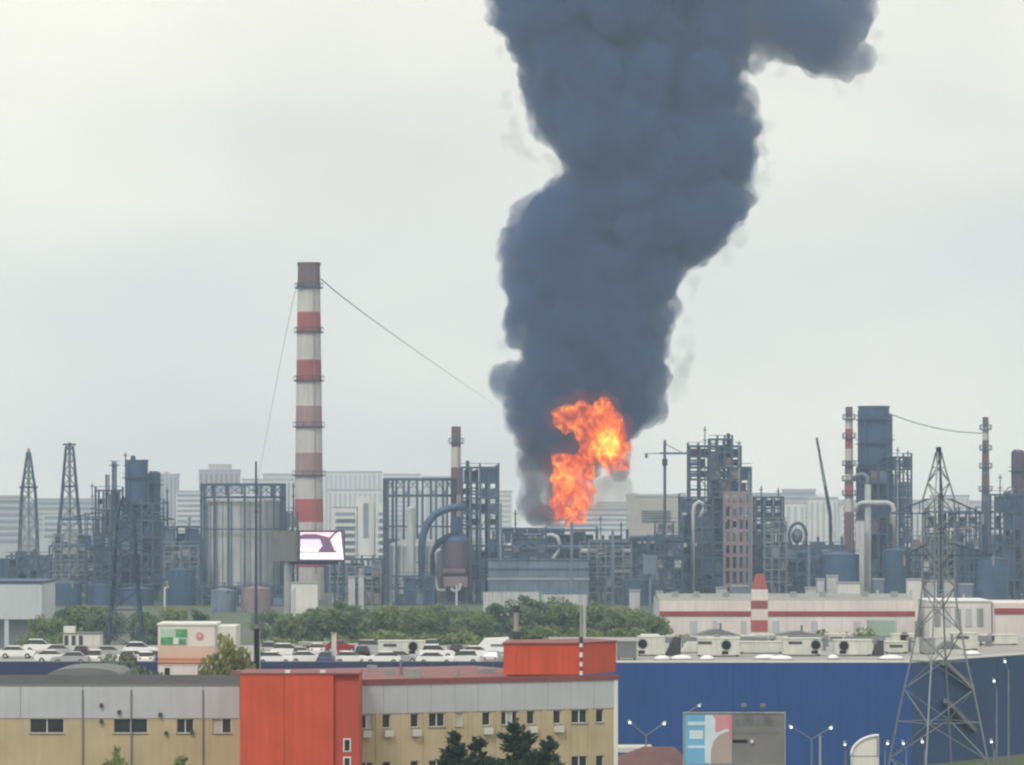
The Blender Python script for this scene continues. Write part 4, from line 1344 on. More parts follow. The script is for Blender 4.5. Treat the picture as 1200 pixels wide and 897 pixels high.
# ------------------------------------------------------------------ refinery pieces
def stack(label, px, Y, bands, w_top, w_bot, ytop, ledges=(), seg=28, ladder=True, group=None, lm='steel'):
    """banded stack. bands: list of (y_top, y_bottom, material) in photo rows"""
    T = thing('chimney', label, 'chimney', (PX(px, Y), Y, 0), group)
    x = PX(px, Y)
    zt = PZ(ytop, Y)

    def rad(z): return M_(w_bot + (w_top - w_bot) * z / zt, Y) / 2
    for a, b, m in bands:
        z1, z0 = PZ(a, Y), max(0, PZ(b, Y))
        frustum(T, 'band', x, Y, z0, z1, rad(z0), rad(z1), m, seg)
    for e in ledges:
        z = PZ(e, Y)
        r_ = rad(z)
        wd = M_(3.0, Y) if w_top > 15 else M_(3.2, Y)
        pf = cyl(T, 'platform', x, Y, z - .35, z, r_ + wd, lm, 24)
        for k in range(10):
            a = 2 * math.pi * k / 10
            bar(pf, 'rail_post', (x + (r_ + wd) * math.cos(a), Y + (r_ + wd) * math.sin(a), z), (x + (r_ + wd) * math.cos(a), Y + (r_ + wd) * math.sin(a), z + 1.3), .09, lm, 5)
        pipe(pf, 'handrail', [(x + (r_ + wd) * math.cos(2 * math.pi * k / 16), Y + (r_ + wd) * math.sin(2 * math.pi * k / 16), z + 1.3) for k in range(17)], .09, lm, 5)
    if ladder:
        r0, r1 = rad(8), rad(zt)
        bar(T, 'ladder', (x + r0 * .5, Y - r0 * .9 - .1, 8), (x + r1 * .5, Y - r1 * .9 - .1, zt), .10, 'stack_faded', sq=True)
    return T


YC = 1300.0
big = stack('tall red and white banded chimney dominating the skyline', 362, YC,
            [(311, 337, 'stack_soot'), (337, 366, 'stack_white'), (366, 389, 'stack_red'), (389, 422, 'stack_white'), (422, 446, 'stack_red'), (446, 476, 'stack_white'), (476, 500, 'stack_faded'), (500, 531, 'stack_white'),
             (531, 557, 'stack_faded'), (557, 585, 'stack_white'), (585, 612, 'stack_red_low'), (612, 640, 'stack_white'), (640, 665, 'stack_red_low'), (665, 703, 'stack_white')], 26, 36, 311, (337, 389, 446, 500, 557), 40, lm='steel_dark')
cyl(big, 'rim', PX(362, YC), YC, PZ(311, YC), PZ(311, YC) + .8, M_(13.8, YC), 'stack_soot', 40)
xw = PX(374, YC)
pts = []
for k in range(15):
    t = k / 14
    px_ = 376 + (585 - 376) * t
    py_ = 327 + (478 - 327) * (t ** .93)
    pts.append((PX(px_, YC + 40 * t), YC + 40 * t, PZ(py_, YC + 40 * t)))
w = thing('guy_cable', 'dark sagging cable running from the chimney top down towards the smoke', 'cable', pts[0])
pipe(w, 'strand', pts, .17, 'steel', 6, .02)
w = thing('guy_cable', 'faint short cable dropping left from the chimney top', 'cable', (PX(348, YC), YC, PZ(332, YC)))
pipe(w, 'strand', [(PX(348.5, YC), YC, PZ(332, YC)), (PX(343, YC), YC + 2, PZ(352, YC)), (PX(333, YC), YC + 5, PZ(395, YC)), (PX(318, YC), YC + 8, PZ(470, YC)), (PX(300, YC), YC + 12, PZ(560, YC)), (PX(285, YC), YC + 20, 0)], .09, 'steel', 6, .03)
stack('small chimney with dark top above the second gasholder frame', 534.5, 1290, [(500, 520, 'stack_soot'), (520, 524, 'stack_red'), (524, 548, 'stack_white'), (548, 580, 'stack_soot'), (580, 610, 'stack_white'), (610, 706, 'stack_soot')], 11, 15, 500, (519,), 20)
stack('slender red and white stack left of the big blue column', 995, 1275, [(477, 489, 'stack_soot'), (489, 503, 'stack_white'), (503, 526, 'stack_red'), (526, 540, 'stack_white'), (540, 556, 'stack_soot'), (556, 566, 'stack_white'), (566, 582, 'stack_red'), (582, 600, 'stack_white'), (600, 704, 'stack_soot')], 8.5, 13, 477, (491, 513, 545, 563, 580), 18)
stack('thin dark stack with ledges far to the right', 1155, 1290, [(489, 501, 'stack_soot'), (501, 516, 'stack_white'), (516, 545, 'stack_soot'), (545, 556, 'vessel_grey'), (556, 575, 'stack_soot'), (575, 588, 'vessel_grey'), (588, 703, 'steel')], 7, 13, 489, (503, 527, 548, 575), 18)
w = thing('guy_cable', 'flat sagging cable between the blue column and the thin right stack', 'cable', (PX(1047, 1290), 1290, PZ(486, 1290)))
pipe(w, 'strand', [(PX(1040 + 115 * t / 10, 1290), 1290, PZ(484 + 24 * t / 10 + 6 * (1 - ((t - 5) / 5) ** 2), 1290)) for t in range(11)], .16, 'steel', 6, .14)

# derricks --------------------------------------------------------
for lab, px_, Y_, lv, plats in [('lattice flare derrick at the far left edge', 33.5, 1350, [(699, 13), (670, 11.5), (640, 10.5), (612, 9.5), (590, 8.6), (572, 7.5), (558, 5.2), (544, 3.6), (530, 1.6)], (572,)),
                                ('broader lattice flare derrick with flat top, second from the left edge', 81.5, 1300, [(703, 20), (678, 18), (655, 16), (632, 13.5), (610, 11.5), (590, 9.5), (571, 8), (553, 6.6), (537, 5.4), (523, 4)], (571, 522))]:
    T = thing('flare_derrick', lab, 'derrick', (PX(px_, Y_), Y_, 0), 'lattice flare derricks')
    x = PX(px_, Y_)
    lattice(T, x, Y_, [(max(0, PZ(a, Y_)), M_(b, Y_)) for a, b in lv], .19, .09, 'steel')
    for p_ in plats:
        wd = M_(10 if p_ == 572 else (9 if p_ == 571 else 7), Y_)
        box(T, 'platform', x - wd, x + wd, Y_ - wd, Y_ + wd, PZ(p_, Y_), PZ(p_, Y_) + .5, 'steel_dark')
    cyl(T, 'flare_pipe', x, Y_, 0, PZ(lv[-1][0], Y_) + 1.2, .45, 'steel_pale', 12)


def gasholder(label, px, Y, rpx, ytop, yring2, n, tank, seed):
    T = thing('gasholder_frame', label, 'gasholder', (PX(px, Y), Y, 0), 'circular gasholder frames')
    x, r_ = PX(px, Y), M_(rpx, Y)
    zt = PZ(ytop, Y)
    P = [(x + r_ * math.cos(2 * math.pi * (k + .25) / n), Y + r_ * math.sin(2 * math.pi * (k + .25) / n)) for k in range(n)]
    for a in P:
        bar(T, 'column', (a[0], a[1], 0), (a[0], a[1], zt), .34, 'steel', sq=True)
    for zr, rr in ((zt - .3, .36), (PZ(yring2, Y), .36), (PZ(yring2, Y) - 9.5, .2)):
        for a, b in zip(P, P[1:] + P[:1]):
            bar(T, 'ring_beam', (a[0], a[1], zr), (b[0], b[1], zr), rr, 'steel', sq=True)
    for (a, b) in list(zip(P, P[1:] + P[:1])):
        bar(T, 'brace', (a[0], a[1], zt - .4), (b[0], b[1], PZ(yring2, Y)), .09, 'steel', sq=True)
    if tank:
        cyl(T, 'tank', x, Y, 0, PZ(tank, Y), r_ * .86, 'vessel_white', 48)
        dome(T, 'tank_dome', x, Y, PZ(tank, Y), r_ * .86, 2.2, 'vessel_white')
        for k in range(24):
            a = 2 * math.pi * k / 24
            bar(T, 'tank_rib', (x + r_ * .87 * math.cos(a), Y + r_ * .87 * math.sin(a), 0), (x + r_ * .87 * math.cos(a), Y + r_ * .87 * math.sin(a), PZ(tank, Y)), .12, 'vessel_grey', 6)
    return T


gasholder('round gasholder frame with pale tank left of the tall chimney', 285, 1255, 49, 567, 583, 16, 588, 1)
gasholder('round gasholder frame right of the tall chimney, smoke-dark and open', 492, 1275, 42, 561, 581, 16, 640, 2)


def vessel(label, px, Y, wpx, ytop, m, plats=(), group=None, top='dome', name='process_column', pipes=True, skirt=True):
    """an upright process column with platforms, ladder and a riser"""
    T = thing(name, label, 'column', (PX(px, Y), Y, 0), group)
    x, r_ = PX(px, Y), M_(wpx, Y) / 2
    zt = PZ(ytop, Y)
    zb = 3.0 if skirt else 0.0
    zc = zt - (r_ * .45 if top == 'dome' else 0)
    cyl(T, 'shell', x, Y, zb, zc, r_, m, 28)
    if skirt: frustum(T, 'skirt', x, Y, 0, zb - .003, r_ * 1.12, r_, 'concrete', 24)
    if top == 'dome':
        dome(T, 'head', x, Y, zc, r_, r_ * .45, m)
    else:
        cyl(T, 'rim', x, Y, zc + .003, zc + .5, r_ * 1.05, m, 28)
    for p_ in plats:
        z = PZ(p_, Y)
        pf = cyl(T, 'platform', x, Y, z - .25, z, r_ + .9, 'steel_dark', 20)
        pipe(pf, 'handrail', [(x + (r_ + .9) * math.cos(2 * math.pi * k / 14), Y + (r_ + .9) * math.sin(2 * math.pi * k / 14), z + 1.2) for k in range(15)], .08, 'steel', 5)
    bar(T, 'ladder', (x - r_ * .6, Y - r_ * .85 - .15, 0), (x - r_ * .6, Y - r_ * .85 - .15, zt), .2, 'steel', sq=True)
    if pipes:
        xx = x + r_ + .5
        pipe(T, 'riser_pipe', [(x, Y, zt + .2)] + arc((x + (r_ + .5) / 2, Y, zt + .4), (r_ + .5) / 2, 180, 0, 8) + [(xx, Y, 2.0)], max(.22, r_ * .13), 'steel_pale', 8)
    return T


# left block --------------------------------------------------------
vessel('broad blue-grey column highest of the left refinery block', 160, 1290, 27, 541, 'vessel_blue', (560, 592, 622, 650), top='flat', pipes=False)
vessel('second blue-grey column standing close on the right of the highest left one', 181, 1297, 15, 552, 'vessel_blue', (568, 600, 632), pipes=False)
vessel('thin grey column left of the highest left one', 134, 1285, 6, 541, 'vessel_grey', (545, 575, 605), pipes=False)
vessel('slim pale column at the left flank of the left block', 126, 1292, 5, 556, 'vessel_white', (585,), pipes=False)
vessel('short stub column behind the highest left one', 156, 1310, 6, 534, 'steel_dark' and 'vessel_blue', (), pipes=False)


def frame(label, px0, px1, Y, depth, levels, nx, m='steel', plate='steel_dark', eq=.7, seed=1, brace=.6, name='steel_structure', rail=True, skip=(), infill=0.0, group=None, er=.30, xm=('vessel_blue', 'vessel_grey', 'steel_dark', 'vessel_white')):
    """open steel process structure: levels are photo rows from the top down to the ground"""
    rr = random.Random(seed)
    x0, x1 = PX(px0, Y), PX(px1, Y)
    T = thing(name, label, 'steel structure', ((x0 + x1) / 2, Y, 0), group)
    zs = [0.0] + [PZ(p_, Y) for p_ in reversed(levels)]
    xs = [x0 + (x1 - x0) * i / nx for i in range(nx + 1)]
    ys = [Y, Y + depth]
    for yy in ys:
        for x in xs:
            bar(T, 'column', (x, yy, 0), (x, yy, zs[-1] + (rr.choice((0, 0, 1.2)) if rail else 0)), er, m, sq=True)
    for li, (za, zb) in enumerate(zip(zs, zs[1:])):
        for yy in ys:
            bar(T, 'beam', (x0, yy, zb), (x1, yy, zb), er * .9, m, sq=True)
        for x in (x0, x1):
            bar(T, 'beam', (x, ys[0], zb), (x, ys[1], zb), er * .9, m, sq=True)
        if rr.random() < .85:
            box(T, 'platform', x0 - .4, x1 + .4, ys[0] + .35, ys[1] - .35, zb - .1, zb + .12, plate)
        if rail:
            bar(T, 'handrail', (x0 - .4, ys[0] - .32, zb + 1.2), (x1 + .4, ys[0] - .32, zb + 1.2), .09, m, 5)
        h = zb - za
        for i in range(nx):
            xa_, xb_ = xs[i], xs[i + 1]
            w_ = xb_ - xa_
            if rr.random() < brace:
                a, b = ((xa_, xb_) if rr.random() < .5 else (xb_, xa_))
                bar(T, 'brace', (a, ys[0], za), (b, ys[0], zb), er * .45, m, sq=True)
            if rr.random() < infill:
                box(T, 'cladding', xa_ + .3, xb_ - .3, ys[0] + .5, ys[0] + .8, za + .2, zb - .4, rr.choice(xm))
            elif rr.random() < eq:
                k = rr.random()
                mm = rr.choice(xm)
                yc = (ys[0] + ys[1]) / 2
                if k < .35:
                    r_ = min(h * .33, w_ * .33, 2.2)
                    bar(T, 'drum', (xa_ + .3, yc, za + h * .45), (xb_ - .3, yc, za + h * .45), r_, mm, 16)
                elif k < .65:
                    r_ = min(w_ * .3, 1.8)
                    cyl(T, 'vessel', (xa_ + xb_) / 2 + rr.uniform(-.2, .2) * w_, yc, za + .2, za + h * rr.uniform(.6, .95), r_, mm, 16)
                elif k < .85:
                    for q in range(3):
                        zq = za + h * (.25 + .2 * q)
                        bar(T, 'pipe', (xa_, ys[0] + .6 + .4 * q, zq), (xb_, ys[0] + .6 + .4 * q, zq), rr.uniform(.15, .35), rr.choice(xm), 8)
                else:
                    box(T, 'equipment_box', xa_ + w_ * .15, xb_ - w_ * .15, ys[0] + .8, ys[1] - .8, za + .2, za + h * .65, mm)
    return T


DK = ('vessel_blue', 'steel_dark', 'vessel_grey', 'vessel_blue', 'steel')
frame('dense steel structure at the foot of the left blue columns', 140, 192, 1275, 14, (590, 610, 630, 650, 668, 685), 4, seed=5, infill=.35, xm=DK)
frame('narrow steel structure with slim columns left of the blue columns', 112, 140, 1280, 10, (575, 598, 620, 642, 662, 682), 3, seed=6, infill=.15)
frame('low wide pipe structure at the foot of the left derricks', 58, 112, 1265, 12, (640, 655, 670, 685), 5, seed=7, eq=.95, xm=('vessel_white', 'vessel_blue', 'steel_pale', 'vessel_white'))
frame('low pipe structure in front of the far left derrick', 8, 56, 1300, 12, (652, 668, 684), 4, seed=8, eq=.9, infill=.3, xm=DK)
frame('grey low structure between the blue columns and the pale gasholder', 190, 232, 1272, 12, (618, 640, 660, 680), 3, seed=9, infill=.5, xm=('vessel_grey', 'vessel_blue', 'steel_pale', 'vessel_blue'))


def tank(label, px, Y, wpx, ytop, m, group='upright storage tanks', cone=True):
    T = thing('storage_tank', label, 'tank', (PX(px, Y), Y, 0), group)
    x, r_ = PX(px, Y), M_(wpx, Y) / 2
    zt = PZ(ytop, Y)
    n = max(2, int(zt / 2.4))
    for k in range(n):
        cyl(T, 'shell_course', x, Y, zt * k / n, zt * (k + 1) / n - .03, r_ + .012 * (k % 2), m, 32)
    if cone:
        frustum(T, 'roof', x, Y, zt, zt + r_ * .18, r_ + .1, .3, m, 32)
    bar(T, 'stair', (x - r_ * .7, Y - r_ * .75, 0), (x + r_ * .5, Y - r_ * .9, zt), .22, 'steel', sq=True)
    pipe(T, 'handrail', [(x + r_ * math.cos(2 * math.pi * k / 20), Y + r_ * math.sin(2 * math.pi * k / 20), zt + 1.1) for k in range(21)], .08, 'steel', 5)
    return T


tank('blue tank left of the pale gasholder frame', 212, 1230, 34, 668, 'vessel_navy')
tank('blue-grey tank at the foot of the left blue columns', 160, 1225, 40, 690, 'vessel_blue')
tank('pale blue tank behind the left lattice pylon', 118, 1225, 30, 686, 'vessel_blue')
tank('low blue tank below the left derricks', 78, 1220, 36, 684, 'vessel_navy')
tank('pale tank in front of the pale gasholder', 262, 1150, 30, 692, 'vessel_grey')
tank('pale pinkish tank in front of the pale gasholder, nearer the chimney', 300, 1150, 34, 690, 'concrete_pink')
tank('navy tank below the big blue column', 1050, 1235, 32, 645, 'vessel_navy')
tank('wide slate tank right of the navy tank', 1160, 1240, 44, 655, 'vessel_blue')
tank('blue-grey tank below the crane', 985, 1235, 44, 650, 'vessel_blue')
tank('blue tank under the pale box post left of the stepped tower', 745, 1225, 30, 680, 'vessel_navy')

# centre-left block ---------------------------------------------------
frame('tall crowded steel structure between the second gasholder and the fire', 541, 584, 1262, 13, (548, 566, 584, 602, 620, 640, 660, 680), 4, seed=21, infill=.12, eq=.85, xm=DK)
for i, (px_, yt, w_, lab) in enumerate([(548, 540, 4.5, 'leftmost thin vent column of the crowded structure left of the fire'), (559, 550, 3.5, 'second thin vent column of the crowded structure left of the fire'), (570, 553, 4, 'third thin vent column of the crowded structure left of the fire'), (582, 545, 3, 'thin vent column nearest the fire on its left')]):
    vessel(lab, px_, 1268, w_, yt, 'vessel_grey' if i % 2 else 'steel', (), 'vent columns left of the fire', pipes=False)
YD = 1240.0
T = thing('curved_duct', 'great dark curved duct bending down before the second gasholder', 'duct', (PX(494, YD), YD, 0))
pts = [(PX(545, YD), YD, PZ(594, YD)), (PX(535, YD), YD, PZ(594.5, YD)), (PX(522, YD), YD, PZ(597, YD)), (PX(510, YD), YD, PZ(603, YD)), (PX(501, YD), YD, PZ(613, YD)), (PX(496, YD), YD, PZ(626, YD)), (PX(494, YD), YD, PZ(642, YD)), (PX(494, YD), YD, 0)]
pipe(T, 'duct', pts, 1.15, 'vessel_blue', 14)
pipe(T, 'duct', [(PX(538, YD + 6), YD + 6, PZ(627, YD)), (PX(525, YD + 6), YD + 6, PZ(629, YD)), (PX(513, YD + 6), YD + 6, PZ(637, YD)), (PX(508, YD + 6), YD + 6, PZ(650, YD)), (PX(507, YD + 6), YD + 6, 0)], 1.0, 'steel_dark', 14)
for yf in (660, 680):
    cyl(T, 'flange', PX(494, YD), YD, PZ(yf, YD), PZ(yf, YD) + .4, 1.5, 'steel', 14)
T = thing('reactor', 'plum-coloured domed reactor with pink skid under the curved duct', 'reactor', (PX(534, YD), YD, 0))
xr = PX(534, YD)
cyl(T, 'shell', xr, YD + 8, 2, PZ(635, YD), M_(16, YD), 'vessel_plum', 28)
dome(T, 'head', xr, YD + 8, PZ(635, YD), M_(16, YD), 2.6, 'vessel_blue')
cyl(T, 'neck', xr, YD + 8, PZ(628, YD), PZ(606, YD), 1.5, 'vessel_blue', 16)
box(T, 'skid', PX(520, YD), PX(548, YD), YD + .6, YD + 3.5, PZ(688, YD), PZ(676, YD), 'concrete_pink')
bar(T, 'drum', (PX(519, YD), YD + 1.5, PZ(671, YD)), (PX(545, YD), YD + 1.5, PZ(671, YD)), 1.1, 'vessel_plum', 16)
pipe(T, 'white_pipe', [(PX(516, YD), YD, PZ(643, YD)), (PX(511, YD), YD, PZ(648, YD)), (PX(510.5, YD), YD, PZ(685, YD)), (PX(513, YD), YD, PZ(692, YD)), (PX(522, YD), YD, PZ(692, YD))], .5, 'vessel_white', 10)
pipe(T, 'white_pipe', [(PX(528, YD), YD, PZ(690, YD)), (PX(532, YD), YD, PZ(693, YD)), (PX(539, YD), YD, PZ(691, YD)), (PX(540, YD), YD, PZ(684, YD))], .45, 'vessel_white', 10)
for px_ in (522, 546):
    bar(T, 'skid_leg', (PX(px_, YD), YD + 2, 0), (PX(px_, YD), YD + 2, PZ(688, YD)), .3, 'steel', sq=True)
T = thing('slim_tank', 'slim white upright tank inside the second gasholder frame', 'tank', (PX(482, 1248), 1248, 0))
cyl(T, 'shell', PX(482, 1248), 1248, 0, PZ(596, 1248), M_(5, 1248), 'vessel_white', 20)
dome(T, 'head', PX(482, 1248), 1248, PZ(596, 1248), M_(5, 1248), .7, 'vessel_white')
frame('low dark structure behind the advertising screen and trees', 388, 448, 1240, 10, (656, 672, 688), 5, seed=23, infill=.55, eq=.8, xm=('vessel_blue', 'vessel_navy', 'vessel_white', 'vessel_grey'))
frame('low dark structure along the foot of the pale gasholder', 236, 332, 1215, 8, (688, 697), 7, seed=24, infill=.2, eq=.8, er=.22, xm=('vessel_blue', 'concrete_pink', 'vessel_grey'))
frame('low dark structure along the foot of the second gasholder', 452, 508, 1225, 8, (676, 690), 5, seed=25, infill=.5, eq=.7, xm=DK)

# under the fire ------------------------------------------------------
def cooler(label, px0, px1, Y, ytop, ybot, depth=10, fans=5, m='vessel_blue'):
    x0, x1 = PX(px0, Y), PX(px1, Y)
    T = thing('air_cooler_bank', label, 'air cooler', ((x0 + x1) / 2, Y, 0), 'air cooler banks')
    z1, z0 = PZ(ytop, Y), PZ(ybot, Y)
    for k in range(fans):
        a, b = x0 + (x1 - x0) * k / fans, x0 + (x1 - x0) * (k + 1) / fans
        box(T, 'bay', a + .06, b - .06, Y, Y + depth, z0 + 1.6, z1 - .8, m)
        frustum(T, 'fan_hood', (a + b) / 2, Y + depth / 2, z1 - .797, z1, (b - a) * .46, (b - a) * .36, 'steel', 20)
        bar(T, 'leg', (a, Y + .2, 0), (a, Y + .2, z0 + 1.5), .3, 'steel', sq=True)
        bar(T, 'brace', (a, Y + .2, z0 - 3), (b, Y + .2, z0 + 1.4), .15, 'steel', sq=True)
    bar(T, 'leg', (x1, Y + .2, 0), (x1, Y + .2, z0 + 1.5), .3, 'steel', sq=True)
    box(T, 'walkway', x0 - .5, x1 + .5, Y - 1.2, Y - .05, z0 + 1.3, z0 + 1.5, 'steel_dark')
    bar(T, 'handrail', (x0 - .5, Y - 1.15, z0 + 2.6), (x1 + .5, Y - 1.15, z0 + 2.6), .09, 'steel', 5)
    bar(T, 'header_pipe', (x0, Y - .6, z1 - .2), (x1, Y - .6, z1 - .2), .35, 'vessel_grey', 10)
    return T


cooler('dark air cooler bank left below the flames', 588, 662, 1282, 619, 632)
cooler('second air cooler bank lower down, below the flames', 590, 690, 1262, 640, 654, fans=6, m='steel_dark')
cooler('air cooler bank right of the flames, under the pale steam', 690, 748, 1285, 633, 645, fans=4)
cooler('air cooler bank left at the foot of the stepped steel tower', 738, 800, 1278, 628, 640, fans=4, m='steel')
frame('low steel structure right below the flames', 640, 700, 1295, 12, (622, 640, 660, 680), 4, seed=31, infill=.3, eq=.8, xm=DK)
frame('low steel structure below the steam, left of the box post', 700, 760, 1268, 12, (645, 662, 680), 4, seed=32, infill=.4, eq=.8, xm=DK)
frame('low steel structure left of the stepped tower, right of the box post', 760, 800, 1258, 12, (632, 650, 668, 686), 3, seed=33, infill=.55, eq=.8, xm=DK)
T = thing('process_hall', 'long grey-green flat hall below the flames', 'hall', (PX(630, 1225), 1225, 0))
for k in range(10):
    a = 572 + 118 * k / 10
    box(T, 'wall_panel', PX(a, 1225) + .05, PX(a + 11.8, 1225) - .05, 1225, 1228, 0, PZ(657, 1225), 'vessel_grey')
box(T, 'band', PX(571, 1225), PX(691, 1225), 1224.7, 1224.98, PZ(680, 1225), PZ(677.5, 1225), 'steel_pale')
box(T, 'band', PX(571, 1225), PX(691, 1225), 1224.7, 1224.98, PZ(668, 1225), PZ(666, 1225), 'vessel_blue')
box(T, 'roof', PX(570, 1225), PX(692, 1225), 1224.6, 1250, PZ(657, 1225) + .003, PZ(656, 1225), 'steel')
for px0, px1, lab in ((566, 632, 'long white low wall behind the trees left below the fire'), (634, 688, 'white low wall behind the trees right below the fire')):
    T = thing('low_wall', lab, 'wall', (PX(px0, 1090), 1090, 0))
    for k in range(6):
        a = px0 + (px1 - px0) * k / 6
        box(T, 'panel', PX(a, 1090) + .05, PX(a + (px1 - px0) / 6, 1090) - .05, 1090, 1090.4, 0, PZ(694 if px0 < 600 else 697, 1090), 'vessel_white')
T = thing('bent_pipe', 'white pipe looping down at the left foot of the flames', 'pipe', (PX(652, 1255), 1255, 0))
yy = 1255.0
pipe(T, 'pipe', [(PX(640, yy), yy, PZ(628, yy)), (PX(647, yy), yy, PZ(627, yy)), (PX(653, yy), yy, PZ(630, yy)), (PX(656, yy), yy, PZ(638, yy)), (PX(655, yy), yy, PZ(647, yy)), (PX(649, yy), yy, PZ(653, yy)), (PX(648, yy), yy, 0)], .62, 'vessel_white', 12)
T = thing('bent_pipe', 'pale pipe with hooked top at the left foot of the stepped tower', 'pipe', (PX(812, 1250), 1250, 0))
yy = 1250.0
pipe(T, 'pipe', [(PX(812.5, yy), yy, 0), (PX(812.5, yy), yy, PZ(600, yy)), (PX(814, yy), yy, PZ(592, yy)), (PX(819, yy), yy, PZ(588, yy)), (PX(824, yy), yy, PZ(591, yy)), (PX(824.5, yy), yy, PZ(598, yy)), (PX(820, yy), yy, PZ(607, yy))], .6, 'vessel_white', 12)

# stepped tower -------------------------------------------------------
DK2 = ('steel', 'vessel_blue', 'steel_dark', 'concrete_pink')
frame('dark left foot of the stepped steel tower', 798, 848, 1272, 14, (583, 600, 618, 636, 654, 672, 688), 4, seed=41, infill=.45, eq=.9, xm=DK)
frame('tall stepped steel tower right of the fire, its main block', 832, 880, 1284, 14, (548, 562, 576, 590, 606, 622, 638, 656, 676), 4, seed=42, infill=.32, eq=.95, xm=DK2)
frame('open top frame of the stepped steel tower, highest beams', 808, 868, 1300, 12, (523, 535, 548, 562, 574), 5, seed=43, infill=.1, eq=.55, er=.34, xm=DK2)
frame('small crown of columns on the stepped steel tower', 832, 858, 1288, 8, (515, 530, 548), 3, seed=44, infill=.3, eq=.9, xm=DK2)
frame('low steel structure on the right flank of the stepped tower', 886, 918, 1280, 12, (583, 596, 610, 624, 640, 658, 676), 3, seed=45, infill=.2, eq=.95, xm=DK)
T = thing('concrete_grid', 'pinkish concrete grid front with openings on the stepped tower', 'concrete frame', (PX(864, 1262), 1262, 0))
for i in range(5):
    x = PX(849 + 31 * i / 4, 1262)
    bar(T, 'column', (x, 1262, 0), (x, 1262, PZ(578, 1262)), .45, 'concrete_pink', sq=True)
for p_ in (578, 592, 607, 622, 637, 651, 668, 686):
    bar(T, 'beam', (PX(848, 1262), 1262, PZ(p_, 1262)), (PX(881, 1262), 1262, PZ(p_, 1262)), .5, 'concrete_pink', sq=True)
    if p_ in (607, 651):
        box(T, 'floor_slab', PX(848, 1262), PX(881, 1262), 1262.6, 1270, PZ(p_, 1262), PZ(p_, 1262) + .3, 'concrete_pink')
for i, p_ in enumerate((592, 637)):
    for k in range(3):
        cyl(T, 'vessel', PX(854 + 9 * k, 1262), 1265, PZ(p_, 1262), PZ(p_ - 12, 1262), 1.0, 'vessel_white', 14)
vessel('thin peak column on top of the stepped tower', 853.5, 1296, 4, 508, 'steel_dark', (516,), pipes=False)
T = thing('mast', 'thin mast with a long arm reaching to the stepped tower', 'mast', (PX(779, 1300), 1300, 0))
cyl(T, 'pole', PX(779, 1300), 1300, 0, PZ(516, 1300), .45, 'steel', 10)
bar(T, 'arm', (PX(773, 1300), 1300, PZ(531.5, 1300)), (PX(808, 1300), 1300, PZ(531.5, 1300)), .3, 'steel', sq=True)
bar(T, 'stay', (PX(779, 1300), 1300, PZ(520, 1300)), (PX(800, 1300), 1300, PZ(531, 1300)), .12, 'steel', 6)
box(T, 'platform', PX(776, 1300), PX(782, 1300), 1299, 1301, PZ(546, 1300), PZ(538, 1300), 'steel_dark')
box(T, 'hook_block', PX(756, 1300) , PX(759, 1300), 1299.5, 1300.5, PZ(537, 1300), PZ(532.5, 1300), 'steel')
bar(T, 'hook_arm', (PX(755, 1300), 1300, PZ(532, 1300)), (PX(776, 1300), 1300, PZ(531.5, 1300)), .12, 'steel', 6)

# right of the tower ---------------------------------------------------
T = thing('ring_vessel', 'round vessel ringed by a circular walkway right of the stepped tower', 'vessel', (PX(934, 1270), 1270, 0))
xv = PX(934, 1270)
dome(T, 'ball', xv, 1270, PZ(628, 1270), M_(7, 1270), M_(9, 1270), 'vessel_grey')
pipe(T, 'ring', [(xv + M_(10, 1270) * math.cos(R(a)), 1267, PZ(628, 1270) + M_(15, 1270) * math.sin(R(a))) for a in range(0, 361, 20)], .5, 'steel', 8)
for px_ in (926, 934, 942):
    bar(T, 'leg', (PX(px_, 1270), 1270, 0), (PX(px_, 1270), 1270, PZ(634, 1270)), .4, 'vessel_grey', sq=True)
for p_ in (650, 668):
    bar(T, 'beam', (PX(924, 1270), 1270, PZ(p_, 1270)), (PX(944, 1270), 1270, PZ(p_, 1270)), .35, 'steel', sq=True)
YCR = 1330.0
T = thing('crane', 'mobile crane with a thin raised lattice boom right of the stepped tower', 'crane', (PX(974, YCR), YCR, 0))
A, B = Vector((PX(973, YCR), YCR, PZ(604, YCR))), Vector((PX(957, YCR), YCR, PZ(513, YCR)))
for dx, dy in ((-.45, -.45), (.45, -.45), (.45, .45), (-.45, .45)):
    bar(T, 'boom_chord', A + Vector((dx, dy, 0)), B + Vector((dx * .4, dy * .4, 0)), .14, 'steel', sq=True)
for k in range(12):
    t0, t1 = k / 12, (k + 1) / 12
    s_ = 1 if k % 2 else -1
    bar(T, 'boom_lacing', A.lerp(B, t0) + Vector((-.45 * s_, -.45, 0)), A.lerp(B, t1) + Vector((.45 * s_, -.45, 0)), .09, 'steel', sq=True)
bar(T, 'mast', (PX(974.5, YCR), YCR, 2.5), tuple(A), .5, 'steel_dark', sq=True)
bar(T, 'boom_section', A, A.lerp(B, .38), .48, 'steel_dark', sq=True)
bar(T, 'stay', (PX(978, YCR), YCR, PZ(632, YCR)), tuple(B), .07, 'steel', 5)
box(T, 'cab', PX(968, YCR), PX(982, YCR), YCR - 2, YCR + 2, 1.5, 5.5, 'vessel_blue')
box(T, 'tracks', PX(965, YCR), PX(985, YCR), YCR - 2.5, YCR + 2.5, 0, 1.45, 'steel_dark')

